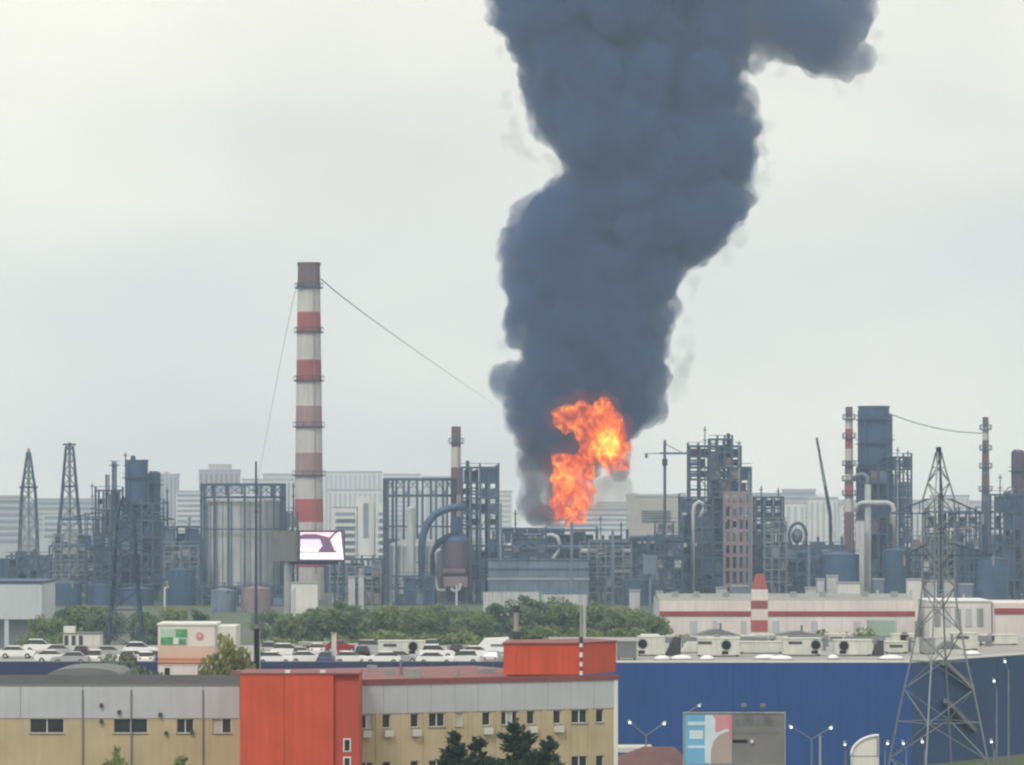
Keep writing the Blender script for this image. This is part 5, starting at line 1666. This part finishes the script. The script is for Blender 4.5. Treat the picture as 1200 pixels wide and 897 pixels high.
vessel('big blue column with flat top, tallest at the right', 1024, 1300, 36, 478, 'vessel_blue', (492, 520, 545), top='flat', pipes=False)
vessel('slim column fused to the right of the big blue column', 1043, 1306, 6, 486, 'vessel_grey', (515,), pipes=False)
vessel('narrow blue column fused to the left of the big blue column', 1008, 1302, 6, 480, 'vessel_blue', (), pipes=False)
frame('steel structure round the foot of the big blue column', 1008, 1040, 1288, 12, (548, 566, 586, 606, 626, 648, 670), 3, seed=51, infill=.35, eq=.95, xm=('vessel_grey', 'steel', 'vessel_blue', 'concrete_pink'))
frame('stepped steel structure right of the big blue column', 1040, 1068, 1290, 12, (536, 550, 566, 582, 600, 618, 636, 656), 3, seed=52, infill=.3, eq=.9, xm=('vessel_grey', 'steel', 'vessel_blue', 'vessel_grey'))
T = thing('white_pipework', 'thick white T-shaped pipework before the big blue column', 'pipe', (PX(1017, 1262), 1262, 0))
yy = 1262.0
cyl(T, 'riser', PX(1017, yy), yy, 0, PZ(568, yy), 1.0, 'vessel_white', 16)
pipe(T, 'header', [(PX(1003, yy), yy - 1.3, PZ(600, yy)), (PX(1004, yy), yy - 1.3, PZ(592, yy)), (PX(1010, yy), yy - 1.3, PZ(589.5, yy)), (PX(1040, yy), yy - 1.3, PZ(589.5, yy)), (PX(1045, yy), yy - 1.3, PZ(592, yy)), (PX(1047, yy), yy - 1.3, PZ(598, yy)), (PX(1047, yy), yy - 1.3, PZ(640, yy))], .75, 'vessel_white', 14)
pipe(T, 'branch', [(PX(1000, yy), yy + 2, PZ(562, yy)), (PX(1006, yy), yy + 2, PZ(557, yy)), (PX(1013, yy), yy + 2, PZ(556, yy)), (PX(1017, yy), yy + 1, PZ(560, yy)), (PX(1017, yy), yy + .2, PZ(570, yy))], .7, 'vessel_grey', 12)
T = thing('white_shed', 'white shed wall at the foot of the white pipework', 'shed', (PX(1008, 1255), 1255, 0))
box(T, 'wall', PX(1003, 1255), PX(1013, 1255), 1255, 1258, 0, PZ(610, 1255), 'vessel_white')
box(T, 'roof', PX(1002.5, 1255), PX(1013.5, 1255), 1254.8, 1258.2, PZ(610, 1255) + .003, PZ(608.5, 1255), 'steel')
frame('pipe bridge structure left of the thin right stack', 1088, 1148, 1275, 10, (600, 618, 640, 662, 682), 5, seed=53, infill=.12, eq=.7, xm=DK)
frame('low dark structure under the stepped structure at the right', 1040, 1088, 1262, 10, (652, 670, 686), 4, seed=54, infill=.5, eq=.8, xm=('vessel_navy', 'vessel_blue', 'vessel_navy', 'vessel_grey'))
frame('crowded structure at the right edge of the picture', 1166, 1200, 1265, 12, (580, 600, 620, 640, 660, 680), 3, seed=55, infill=.4, eq=.9, xm=DK)
vessel('dark column cut by the right edge of the picture', 1193, 1280, 16, 527, 'vessel_plum', (552, 585), pipes=False)
vessel('shorter dark column left of the one at the right edge', 1180, 1275, 9, 576, 'vessel_blue', (600,))
frame('low pipe structure below the crane', 920, 990, 1262, 10, (640, 656, 672, 688), 5, seed=56, infill=.35, eq=.9, xm=('vessel_blue', 'vessel_grey', 'vessel_blue', 'vessel_white'))
# fine scaffolds and thin masts that thicken the plant
for i, (px0, px1, Y_, lv, nx_, lab) in enumerate([
        (62, 100, 1240, (626, 638, 650, 662, 674, 686), 4, 'fine scaffold with pale pipes below the broader derrick'), (100, 138, 1235, (606, 620, 634, 648, 662, 676), 4, 'fine scaffold left of the left blue columns'),
        (192, 232, 1238, (640, 652, 664, 676, 688), 4, 'fine scaffold left of the pale gasholder'), (336, 348, 1242, (600, 618, 636, 654, 672), 2, 'narrow scaffold between the pale gasholder and the chimney'),
        (386, 446, 1228, (664, 676, 688), 6, 'low fine scaffold right of the chimney foot'), (590, 640, 1240, (624, 636, 648, 662), 5, 'fine scaffold left below the flames'),
        (680, 740, 1243, (640, 652, 664, 676, 688), 6, 'fine scaffold under the pale steam'), (768, 800, 1240, (612, 624, 638, 652, 666, 680), 3, 'fine scaffold left beside the stepped tower'),
        (896, 922, 1240, (612, 626, 640, 654, 668, 682), 3, 'fine scaffold right of the stepped tower'), (945, 992, 1238, (652, 664, 676, 688), 5, 'low fine scaffold below the crane'), (1070, 1120, 1240, (628, 642, 656, 670, 684), 5, 'fine scaffold behind the tall right pylon'), (1122, 1160, 1236, (612, 628, 644, 660, 676), 4, 'fine scaffold left under the thin right stack')]):
    frame(lab, px0, px1, Y_, 6, lv, nx_, seed=80 + i, er=.15, brace=.85, eq=.5, infill=.06, name='scaffold', group='fine scaffolds of the refinery', m='steel' if i % 2 else 'galv', xm=('vessel_white', 'vessel_grey', 'steel_pale', 'vessel_blue', 'concrete_pink'))
for i, (px_, yt, w_, lab) in enumerate([(108, 566, 2.2, 'thin mast left of the slim pale column'), (147, 530, 2.0, 'thin mast on the left edge of the highest left column'), (196, 572, 2.4, 'thin mast right of the second blue-grey column'), (222, 604, 2.6, 'thin mast left of the pale gasholder frame'), (344, 566, 2.2, 'thin mast just left of the chimney'), (604, 598, 2.2, 'thin mast in the purple smoke left of the flames'), (704, 604, 2.4, 'thin mast right at the foot of the flames'), (728, 612, 2.4, 'thin mast in the pale steam'), (826, 500, 2.0, 'thin mast above the open frame of the stepped tower'), (866, 516, 2.0, 'thin mast on the right of the small crown of columns'), (892, 570, 2.4, 'thin mast on the right flank structure of the stepped tower'), (912, 572, 2.2, 'second thin mast on the right flank structure'), (1052, 524, 2.2, 'thin mast on the stepped structure right of the blue column'), (1064, 528, 2.0, 'second thin mast on the stepped structure right of the blue column'), (1100, 578, 2.0, 'thin mast behind the tall right pylon'), (1172, 556, 2.4, 'thin mast right of the thin right stack')]):
    T = thing('vent_mast', lab, 'mast', (PX(px_, 1278), 1278, 0), 'thin vent masts of the refinery')
    frustum(T, 'pole', PX(px_, 1278), 1278, 0, PZ(yt, 1278), M_(w_, 1278) / 2, M_(w_, 1278) / 3, 'steel' if i % 3 else 'steel_pale', 10)
    for q in (4, 16, 30):
        z = PZ(yt + q, 1278)
        box(T, 'ledge', PX(px_ - 2.4, 1278), PX(px_ + 2.4, 1278), 1277.4, 1278.6, z - .12, z + .12, 'steel_dark')
# pale sheds in front of the refinery, right
for px0, px1, yt, Y_, m_2, lab in [(945, 956, 690, 1060, 'vessel_white', 'leftmost small white shed above the striped hall'), (958, 966, 680, 1075, 'vessel_white', 'narrow tall white shed above the striped hall'), (970, 982, 676, 1085, 'vessel_white', 'tallest white box shed above the striped hall'), (982, 1008, 684, 1065, 'white_wall', 'wide white shed above the striped hall'),
                                   (1025, 1036, 680, 1070, 'vessel_grey', 'small grey shed below the navy tank'), (1064, 1082, 680, 1060, 'white_wall', 'white shed left behind the tall right pylon'), (1086, 1098, 682, 1064, 'vessel_white', 'white shed right behind the tall right pylon'), (1106, 1118, 682, 1070, 'vessel_white', 'small white shed right of the tall right pylon'), (1126, 1140, 686, 1060, 'vessel_grey', 'grey shed further right of the tall right pylon'), (840, 852, 690, 1085, 'vessel_white', 'white shed at the foot of the stepped tower'), (858, 876, 688, 1080, 'vessel_grey', 'grey shed at the foot of the concrete grid'), (738, 750, 693, 1085, 'vessel_white', 'tiny white shed behind the trees right of the fire'), (420, 426, 676, 1130, 'vessel_white', 'narrow white tower shed right of the advertising screen'), (340, 372, 684, 1135, 'white_wall', 'white shed below the advertising screen'), (408, 416, 677, 1130, 'vessel_white', 'white slit-like shed just right of the advertising screen')]:
    T = thing('refinery_shed', lab, 'shed', (PX((px0 + px1) / 2, Y_), Y_, 0), 'pale sheds before the refinery')
    box(T, 'wall', PX(px0, Y_), PX(px1, Y_), Y_, Y_ + 5, 0, PZ(yt, Y_), m_2)
    box(T, 'roof', PX(px0, Y_) - .2, PX(px1, Y_) + .2, Y_ - .2, Y_ + 5.2, PZ(yt, Y_) + .003, PZ(yt, Y_) + .35, 'steel_pale')
    if px1 - px0 > 9:
        box(T, 'door', PX(px0 + 2, Y_), PX(px0 + 5, Y_), Y_ - .06, Y_ - .002, 0, PZ(yt, Y_) * .75, 'city_grey')
# long dark halls closing the refinery at the back
for px0, px1, yt, Y_, m_2, lab in [(-40, 60, 655, 1390, 'vessel_navy', 'dark blue hall behind the far left derrick'), (60, 240, 636, 1400, 'vessel_blue', 'long blue-grey hall behind the left refinery block'), (240, 452, 664, 1400, 'vessel_navy', 'long dark hall behind the pale gasholder and the tall chimney'), (452, 600, 640, 1410, 'vessel_blue', 'dark hall behind the second gasholder'),
                                   (600, 800, 632, 1420, 'vessel_blue', 'long dark hall behind the fire'), (800, 925, 640, 1410, 'vessel_navy', 'dark hall behind the stepped tower'), (925, 1080, 644, 1400, 'vessel_blue', 'slate hall behind the crane and the blue column'), (1080, 1240, 636, 1400, 'vessel_blue', 'slate hall behind the thin right stack')]:
    T = thing('rear_hall', lab, 'hall', (PX((px0 + px1) / 2, Y_), Y_, 0), 'dark halls at the back of the refinery')
    n_2 = max(4, int((px1 - px0) / 14))
    for k in range(n_2):
        a, b = px0 + (px1 - px0) * k / n_2, px0 + (px1 - px0) * (k + 1) / n_2
        dz = rnd.choice((0, 0, 0, 1.2, -1.5, 2.4))
        box(T, 'bay', PX(a, Y_) + .1, PX(b, Y_) - .1, Y_ + rnd.uniform(0, .4), Y_ + 20, 0, PZ(yt, Y_) + dz, m_2)
        if rnd.random() < .5:
            cyl(T, 'roof_vent', PX((a + b) / 2, Y_), Y_ + 6, PZ(yt, Y_) + dz, PZ(yt, Y_) + dz + rnd.uniform(1.5, 4), .5, 'steel', 10)


# ------------------------------------------------------------------ the city behind
def block(label, px0, px1, ytop, Y, m, depth=14, strips=0, floors=0, bands=False, top=None, group='apartment blocks of the far city', wm='city_window'):
    x0, x1 = PX(px0, Y), PX(px1, Y)
    T = thing('apartment_block', label, 'building', ((x0 + x1) / 2, Y, 0), group)
    zt = PZ(ytop, Y)
    box(T, 'wall', x0, x1, Y, Y + depth, 0, zt, m)
    box(T, 'roof', x0 - .3, x1 + .3, Y - .3, Y + depth + .3, zt + .003, zt + 1.0, 'city_grey')
    if top:
        box(T, 'roof_house', PX(top[0], Y), PX(top[1], Y), Y + 2, Y + depth - 2, zt + 1.003, PZ(top[2], Y), m)
    if strips:
        for k in range(strips):
            a = x0 + (x1 - x0) * (k + .32) / strips
            b = x0 + (x1 - x0) * (k + .72) / strips
            w = box(T, 'window_strip', a, b, Y - .25, Y - .003, 3.0, zt - 1.6, wm)
            if floors:
                n_3 = int((zt - 4.6) / 3.0)
                for q in range(n_3):
                    box(w, 'spandrel', a - .05, b + .05, Y - .5, Y - .253, 3.0 + 3.0 * q, 4.3 + 3.0 * q, m)
    elif bands:
        n_3 = int((zt - 3) / 3.0)
        for q in range(n_3):
            z = zt - 2.6 - 3.0 * q
            if z < 12: break
            box(T, 'window_band', x0 + .8, x1 - .8, Y - .2, Y - .003, z, z + 1.4, wm)
    return T


block('tall pale pink block with a roof house, far left of the chimney', 233, 280, 552, 2600, 'city_pink', strips=8, top=(244, 270, 544))
block('long pale slab stretching left of the chimney to just behind it', 308, 352, 557, 2620, 'city_white', strips=7, wm='city_grey')
block('long pale slab right of the chimney, tallest of the row', 374, 447, 554, 2620, 'city_white', strips=13, wm='city_grey', top=(408, 420, 551))
block('pale slab behind the second gasholder frame', 449, 492, 557, 2660, 'city_white', bands=True, wm='city_grey')
block('pale slab behind the small dark-topped chimney', 494, 530, 560, 2580, 'city_grey', strips=5, wm='city_white')
block('white slab in front of the long one, left of the chimney', 284, 346, 563, 2450, 'city_white', strips=12, floors=0)
block('pale slab between the chimney and the balcony tower', 384, 448, 575, 2300, 'city_white', strips=11, wm='city_grey')
block('narrow pale tower right of the left blue columns', 188, 208, 557, 2550, 'city_grey', strips=4, top=(192, 196, 553))
block('low pale slab between the blue columns and the pale gasholder', 206, 236, 577, 2450, 'city_white', bands=True)
block('grey slab behind the left derricks', 44, 122, 586, 2350, 'city_grey', bands=True)
block('broad grey slab at the far left edge', -30, 26, 583, 1900, 'city_grey', bands=True)
block('pale slab behind the left derricks, lower front row', 50, 118, 602, 2000, 'pale_blue_wall', bands=True)
block('pale slab behind the crowded structure left of the fire', 566, 600, 577, 2400, 'city_white', bands=True, wm='city_grey')
block('beige industrial hall in front of the far city, right of the fire', 735, 803, 582, 1700, 'city_beige', top=(737, 748, 578))
o = [q for q in COL.objects if q.name.startswith('apartment_block')][-1]
tag(o, None, None, 'halls right of the fire')
for k in range(5):
    box(o, 'louvre', PX(752, 1700), PX(786, 1700), 1699.6, 1699.99, PZ(612 - 3 * k, 1700), PZ(610.3 - 3 * k, 1700), 'mid_grey')
block('grey slab right behind the stepped tower', 880, 916, 580, 2400, 'city_grey', bands=True, wm='city_white')
block('hazy grey roof slab left of the crane', 918, 956, 575, 2600, 'city_grey', bands=True)
block('white tower block left of the crane boom', 920, 944, 590, 1900, 'city_white', strips=3, wm='city_grey')
block('white tower block behind the crane mast', 948, 982, 585, 1950, 'city_white', strips=5, wm='city_grey', top=(958, 966, 579))
block('pale block behind the slender red stack', 986, 1010, 592, 2000, 'city_white', bands=True)
block('pale block right of the stepped structure, behind the right pylon', 1066, 1090, 596, 1900, 'city_white', strips=4)
block('far pale slab behind the right pylon', 1092, 1136, 582, 2600, 'city_white', strips=8, wm='city_grey')
block('pale slab behind the thin right stack', 1140, 1200, 590, 2300, 'city_white', bands=True)
block('hazy slab just left of the stepped tower', 700, 800, 590, 2700, 'city_white', bands=True)
block('long low slab behind the fire', 640, 740, 594, 2500, 'city_white', bands=True)
for i, (a, b, yt) in enumerate([(-60, 90, 588), (90, 240, 586), (420, 600, 584), (780, 960, 586), (960, 1110, 587), (1100, 1260, 588)]):
    block('%s faint slab of the most distant row on the horizon, counted from the left' % ORD[i], a, b, yt, 3600, 'city_grey', strips=10)
# balcony tower
YY = 1700.0
T = thing('apartment_tower', 'white apartment tower with stacked balconies and a rounded dark stair strip right of the chimney', 'building', (PX(420, YY), YY, 0))
zt = PZ(592, YY)
box(T, 'wall', PX(391, YY), PX(418, YY), YY, YY + 14, 0, PZ(595, YY), 'city_white')
box(T, 'wall', PX(440, YY), PX(452, YY), YY, YY + 14, 0, PZ(590, YY), 'city_white')
prof = [(PX(417, YY), YY + 2), (PX(420, YY), YY - .8), (PX(425, YY), YY - 2), (PX(433, YY), YY - 2), (PX(438, YY), YY - .8), (PX(441, YY), YY + 2), (PX(441, YY), YY + 12), (PX(417, YY), YY + 12)]
prism(T, 'stair_core', prof, 0, PZ(582, YY), 'city_white')
box(T, 'stair_glass', PX(426, YY), PX(432, YY), YY - 2.3, YY - 2.003, PZ(630, YY), PZ(590, YY), 'city_window')
box(T, 'roof', PX(390, YY), PX(419, YY), YY - .3, YY + 14.3, PZ(595, YY) + .003, PZ(593.5, YY), 'city_grey')
k = 0
z = PZ(598, YY) - 1.0
while z > 4:
    for a, b in ((393, 416), (443, 452)):
        w = box(T, 'window_band', PX(a, YY), PX(b, YY), YY - .15, YY - .003, z - 1.4, z, 'city_window')
        box(w, 'balcony', PX(a, YY) + .2, PX(b, YY) - .2, YY - 1.5, YY - .155, z - 2.6, z - 1.42, 'city_white')
    z -= 3.0

# ------------------------------------------------------------------ smoke, flames, steam, haze
def volmat(name, col, dens, aniso=0.0):
    m = bpy.data.materials.new(name)
    m.use_nodes = True
    n, l = m.node_tree.nodes, m.node_tree.links
    n.remove(n['Principled BSDF'])
    v = n.new('ShaderNodeVolumePrincipled')
    v.inputs['Color'].default_value = (*col, 1)
    v.inputs['Density'].default_value = dens
    v.inputs['Anisotropy'].default_value = aniso
    l.new(v.outputs['Volume'], n['Material Output'].inputs['Volume'])
    MATS[name] = m
    return m


volmat('smoke_black', (0.11, 0.185, 0.40), 0.14)  # black smoke, with the blue of the haze put into its colour
volmat('smoke_wisp', (0.26, 0.30, 0.37), 0.03)
volmat('smoke_low', (0.24, 0.19, 0.29), 0.14)
volmat('steam_pale', (0.95, 0.95, 0.92), 0.06)
volmat('haze_air', (0.58, 0.745, 1.0), 1.8e-4)


def billow(name, spheres, m, voxel, disp, hard=False):
    """a closed cloud body: overlapping puffs fused and roughened. spheres: (x, y, z, r) in metres"""
    tb = bmesh.new()
    bmesh.ops.create_icosphere(tb, subdivisions=2, radius=1.0)
    tb.verts.ensure_lookup_table()
    tv = [v.co.copy() for v in tb.verts]
    tf = [[v.index for v in f.verts] for f in tb.faces]
    tb.free()
    vs, fs = [], []
    for x, y, z, r in spheres:
        k = len(vs)
        c = Vector((x, y, z))
        vs += [c + v * r for v in tv]
        fs += [[i + k for i in f] for f in tf]
    me = bpy.data.meshes.new(name)
    me.from_pydata(vs, [], fs)
    me.materials.append(MATS[m])
    o = bpy.data.objects.new(name, me)
    link(o, None, (0, 0, 0))
    rm = o.modifiers.new('fuse', 'REMESH')
    rm.mode = 'VOXEL'
    rm.voxel_size = voxel
    for k, (size, s) in enumerate(disp):
        t = bpy.data.textures.new(name + '_puff%d' % k, 'CLOUDS')
        t.noise_scale = size
        t.noise_depth = 2
        t.noise_type = 'HARD_NOISE' if hard else 'SOFT_NOISE'
        d = o.modifiers.new('puff', 'DISPLACE')
        d.texture = t
        d.texture_coords = 'GLOBAL'
        d.strength = s
        d.mid_level = 0.28 if hard else 0.5
    r2 = o.modifiers.new('clean', 'REMESH')
    r2.mode = 'VOXEL'
    r2.voxel_size = voxel * .9
    r2.use_smooth_shade = True
    return o


def lerp_rows(rows, y):
    if y <= rows[0][0]: return rows[0][1]
    for (ya, a), (yb, b) in zip(rows, rows[1:]):
        if y <= yb: return a + (b - a) * (y - ya) / (yb - ya)
    return rows[-1][1]


DS = 1362.0
KS = DS / F
EL = [(-40, 548), (0, 567), (30, 578), (55, 595), (95, 607), (130, 612), (165, 630), (180, 664), (205, 665), (222, 644), (245, 606), (268, 588), (330, 586), (385, 592), (410, 606), (470, 590), (500, 594), (512, 606), (540, 606)]
ER = [(-40, 905), (60, 888), (85, 878), (150, 892), (200, 889), (240, 882), (285, 850), (300, 812), (340, 799), (385, 789), (440, 784), (490, 770), (500, 742), (540, 738)]
sr = random.Random(11)
sph = []


def puff(px, py, r, dy=0.0):
    sph.append((PX(px, DS), DS + dy, PZ(py, DS), r * KS))


y = -34.0
while y < 520:
    L, Rr = lerp_rows(EL, y), lerp_rows(ER, y)
    w = Rr - L
    half = min(0.40 * w, 95) * KS
    n = int(w / 16)
    for k in range(n):                     # the inside
        r = sr.uniform(22, 44)
        if w < 2.4 * r: r = w / 2.6
        u = sr.uniform(L + r * 1.08, Rr - r * 1.08)
        s = (u - (L + Rr) / 2) / (w / 2)
        dmax = half * math.sqrt(max(0.05, 1 - s * s))
        puff(u, y + sr.uniform(-6, 6), r, sr.uniform(-dmax, dmax))
    for side in (0, 1):                    # the cauliflower rim
        for k in range(3):
            r = sr.uniform(7, 19)
            u = L + r * sr.uniform(0.7, 1.5) if side == 0 else Rr - r * sr.uniform(0.75, 1.7)
            puff(u, y + sr.uniform(-7, 7), r, sr.uniform(-12, 12))
    y += 13.0
for px, py, r, dy in [  # hand-placed lobes
        (593, 447, 23, 0), (583, 452, 14, -4), (601, 436, 17, 3), (600, 488, 15, -3), (607, 470, 20, 0),
        (764, 482, 21, 0), (772, 470, 16, 4), (752, 478, 20, -4), (748, 470, 24, 0), (776, 440, 14, 0), (597, 300, 16, 0), (600, 330, 18, 0),
        (598, 280, 16, 3), (625, 262, 22, 0), (650, 245, 24, 0), (600, 380, 14, 0), (612, 395, 20, 0),
        (905, 20, 50, 0), (930, 10, 50, 6), (945, 35, 46, -6), (965, 42, 44, 4), (975, 62, 32, 0), (985, 25, 40, 0), (1000, 8, 30, 4), (995, -20, 40, 0),
        (1005, 68, 22, 0), (990, 76, 20, 3), (955, 66, 26, -3), (930, 55, 26, 0), (912, 48, 24, 3), (1014, 60, 12, 0), (965, -20, 46, 0), (920, -25, 50, 0),
        (884, 75, 14, 0), (888, 150, 12, 0), (625, 520, 19, 0), (634, 536, 17, 2), (622, 541, 15, 0), (645, 525, 20, 4), (650, 545, 16, 6)]:
    if r > 1: puff(px, py, r, dy)
smoke = billow('smoke', sph, 'smoke_black', 0.85, [(10.0, -4.6), (4.5, -3.0), (2.2, -1.5)], True)
tag(smoke, 'towering column of black-blue smoke rising from the fire', 'smoke', kind='stuff')

sph = []
for px, py, r, dy in [(893, 160, 12, 0), (886, 175, 12, 3), (898, 150, 8, -3), (880, 205, 14, 0), (888, 222, 10, 0), (862, 278, 14, 0), (845, 290, 12, 2), (872, 262, 10, 0),
                      (800, 412, 12, 0), (792, 428, 13, 3), (798, 446, 10, 0), (786, 452, 12, 0), (812, 345, 8, 0), (815, 332, 7, 0),
                      (604, 150, 10, 0), (598, 166, 8, 0), (612, 172, 10, 2), (626, 182, 10, 0), (640, 190, 9, 0), (602, 142, 6, 0), (1022, 70, 10, 0), (1012, 92, 10, 0), (985, 98, 10, 0),
                      (885, 235, 12, 2), (803, 400, 9, 0), (900, 175, 9, 0), (895, 190, 10, 2), (832, 298, 9, 0), (822, 306, 8, 0), (805, 372, 8, 0), (790, 465, 9, 0), (806, 430, 8, 2), (900, 72, 9, 0), (915, 82, 8, 0), (600, 118, 9, 0), (590, 60, 8, 0), (655, 196, 9, 0), (588, 400, 8, 0), (1028, 40, 9, 0)]:
    for k in range(5):
        a = sr.uniform(0, 6.28)
        q = r * sr.uniform(.3, 1.1)
        puff(px + q * math.cos(a), py + q * math.sin(a), r * sr.uniform(.45, .85), dy + sr.uniform(-3, 3))
o = billow('smoke_wisps', sph, 'smoke_wisp', 0.6, [(6.0, 5.0), (2.6, 3.0), (1.3, 1.5)])
tag(o, 'thin torn wisps along the edges of the smoke column', 'smoke', kind='stuff')

sph = []
y = 498.0
while y < 612:                              # thinner purple smoke left of the flames
    for k in range(6):
        r = sr.uniform(9, 15)
        hi = 662 if y > 540 else 700
        puff(sr.uniform(600 + r, hi), y, r, sr.uniform(-8, 8))
    y += 9
for k in range(10):
    puff(sr.uniform(690, 728), sr.uniform(520, 556), sr.uniform(10, 15), sr.uniform(-2, 10))
o = billow('smoke_skirt', sph, 'smoke_low', 1.0, [(6.0, 2.4), (2.5, 1.2)])
tag(o, 'thin purple-grey smoke at the foot of the column beside the flames', 'smoke', kind='stuff')

sph = []
for k in range(26):
    puff(sr.uniform(696, 744), sr.uniform(562, 606), sr.uniform(8, 14), sr.uniform(0, 14))
for k in range(8):
    puff(sr.uniform(596, 640), sr.uniform(590, 612), sr.uniform(6, 10), sr.uniform(-6, 8))
o = billow('steam', sph, 'steam_pale', 1.0, [(6.0, 2.4), (2.5, 1.2)])
tag(o, 'pale drifting steam at the lower edge of the flames', 'steam', kind='stuff')

# flames: a glowing gas body, brighter where it is thick
fm = bpy.data.materials.new('flame')
fm.use_nodes = True
n, l = fm.node_tree.nodes, fm.node_tree.links
n.remove(n['Principled BSDF'])
v = n.new('ShaderNodeVolumePrincipled')
v.inputs['Color'].default_value = (0.2, 0.08, 0.03, 1)
g_ = n.new('ShaderNodeNewGeometry')
tc = n.new('ShaderNodeMapping')
tc.inputs['Scale'].default_value = (1.0, 1.0, 0.72)
nz = n.new('ShaderNodeTexNoise')
nz.inputs['Scale'].default_value = 0.27
nz.inputs['Detail'].default_value = 4.0
nz.inputs['Roughness'].default_value = 0.6
nz.inputs['Distortion'].default_value = 1.3
rp = n.new('ShaderNodeValToRGB')
e = rp.color_ramp.elements
e[0].position = 0.36; e[0].color = (0.6, 0.018, 0.004, 1)
e[1].position = 0.62; e[1].color = (1.0, 0.30, 0.004, 1)
k_ = e.new(0.50); k_.color = (1.0, 0.09, 0.003, 1)
k_ = e.new(0.72); k_.color = (1.0, 0.74, 0.10, 1)
mr = n.new('ShaderNodeMapRange')
mr.inputs['From Min'].default_value = 0.36
mr.inputs['From Max'].default_value = 0.66
mr.inputs['To Min'].default_value = 0.14
mr.inputs['To Max'].default_value = 1.75
l.new(g_.outputs['Position'], tc.inputs['Vector'])
l.new(tc.outputs['Vector'], nz.inputs['Vector'])
core = []
for cpx, cpy, cr, amp in ((709, 521, 7.0, .22), (672, 574, 6.0, .05)):
    dn = n.new('ShaderNodeVectorMath')
    dn.operation = 'DISTANCE'
    l.new(g_.outputs['Position'], dn.inputs[0])
    dn.inputs[1].default_value = (PX(cpx, 1336.0), 1336.0 - 4, PZ(cpy, 1336.0))
    dm = n.new('ShaderNodeMapRange')
    dm.inputs['From Min'].default_value = 0.0
    dm.inputs['From Max'].default_value = cr
    dm.inputs['To Min'].default_value = amp
    dm.inputs['To Max'].default_value = 0.0
    l.new(dn.outputs['Value'], dm.inputs['Value'])
    core.append(dm.outputs['Result'])
hot = nz.outputs['Fac']
for c_ in core:                             # hotter towards the heart of each fireball
    ad = n.new('ShaderNodeMath')
    ad.operation = 'ADD'
    l.new(hot, ad.inputs[0])
    l.new(c_, ad.inputs[1])
    hot = ad.outputs['Value']
l.new(hot, rp.inputs['Fac'])
l.new(hot, mr.inputs['Value'])
l.new(rp.outputs['Color'], v.inputs['Emission Color'])
n2 = n.new('ShaderNodeTexNoise')
n2.inputs['Scale'].default_value = 0.5
n2.inputs['Detail'].default_value = 3.0
n2.inputs['Distortion'].default_value = 0.8
l.new(tc.outputs['Vector'], n2.inputs['Vector'])
md = n.new('ShaderNodeMapRange')
md.inputs['From Min'].default_value = 0.40
md.inputs['From Max'].default_value = 0.58
md.inputs['To Min'].default_value = 0.02
md.inputs['To Max'].default_value = 0.55
l.new(n2.outputs['Fac'], md.inputs['Value'])
mu = n.new('ShaderNodeMath')
mu.operation = 'MULTIPLY'
l.new(mr.outputs['Result'], mu.inputs[0])
l.new(md.outputs['Result'], mu.inputs[1])
l.new(mu.outputs['Value'], v.inputs['Emission Strength'])
l.new(md.outputs['Result'], v.inputs['Density'])
l.new(v.outputs['Volume'], n['Material Output'].inputs['Volume'])
MATS['flame'] = fm
DF = 1336.0
fr = random.Random(3)


def fl(px, py, r, dy=0):
    return (PX(px, DF), DF + dy, PZ(py, DF), r * DF / F)


upper = [fl(708, 522, 22), fl(714, 505, 20), (fl(700, 500, 20)), fl(690, 492, 18), fl(705, 485, 17), fl(672, 484, 13), fl(658, 486, 10), fl(682, 480, 12), fl(716, 538, 15), fl(726, 525, 13), fl(692, 512, 16), fl(708, 476, 10), fl(655, 496, 7), fl(730, 545, 9), fl(690, 532, 14), fl(680, 540, 12), fl(664, 500, 9)]
lower = [fl(668, 548, 17), fl(672, 570, 20), fl(662, 575, 15), fl(678, 588, 17), fl(665, 595, 15), fl(674, 603, 12), fl(655, 560, 11), fl(652, 590, 8), fl(684, 560, 14), fl(690, 575, 10), fl(656, 540, 10), fl(668, 610, 7), fl(654, 606, 6), fl(690, 548, 9)]
for lst, lab in ((upper, 'upper ball of orange and yellow flame inside the smoke'), (lower, 'lower orange-red flame rising out of the plant')):
    for s in list(lst):
        for k in range(3):
            a = fr.uniform(0, 6.28)
            lst.append((s[0] + s[3] * .8 * math.cos(a), s[1] + fr.uniform(-2, 2), s[2] + s[3] * .8 * math.sin(a), s[3] * fr.uniform(.25, .45)))
    o = billow('flame', lst, 'flame', 0.45, [(4.0, 2.6), (1.8, 1.6), (0.9, 0.9)])
    tag(o, lab, 'flame', 'flames of the refinery fire')
fm.cycles.volume_step_rate = 0.2
gmat = volmat('flame_glow', (0.3, 0.1, 0.1), 0.008)
gv = [q for q in gmat.node_tree.nodes if q.type == 'PRINCIPLED_VOLUME'][0]
gv.inputs['Emission Color'].default_value = (1.0, 0.10, 0.04, 1)
gv.inputs['Emission Strength'].default_value = 0.008
glow = [(s[0], s[1] + 1, s[2], s[3] * 1.1 + 2.6) for s in upper[:14] + lower[:14]]
o = billow('flame', glow, 'flame_glow', 0.9, [(5.0, 7.0), (2.5, 3.0)])  # added glowing veil; its red stands in for firelight on the smoke
tag(o, 'added thin red veil for the firelight in the smoke round both flames', 'flame', 'flames of the refinery fire')

hz = bpy.data.objects.new('haze', shape('cube', 'haze_air').copy())
link(hz, None, (0, 1830, 134))
hz.scale = (5300, 4400, 270)
tag(hz, 'thin blue-grey haze over the whole district', 'haze', kind='stuff')
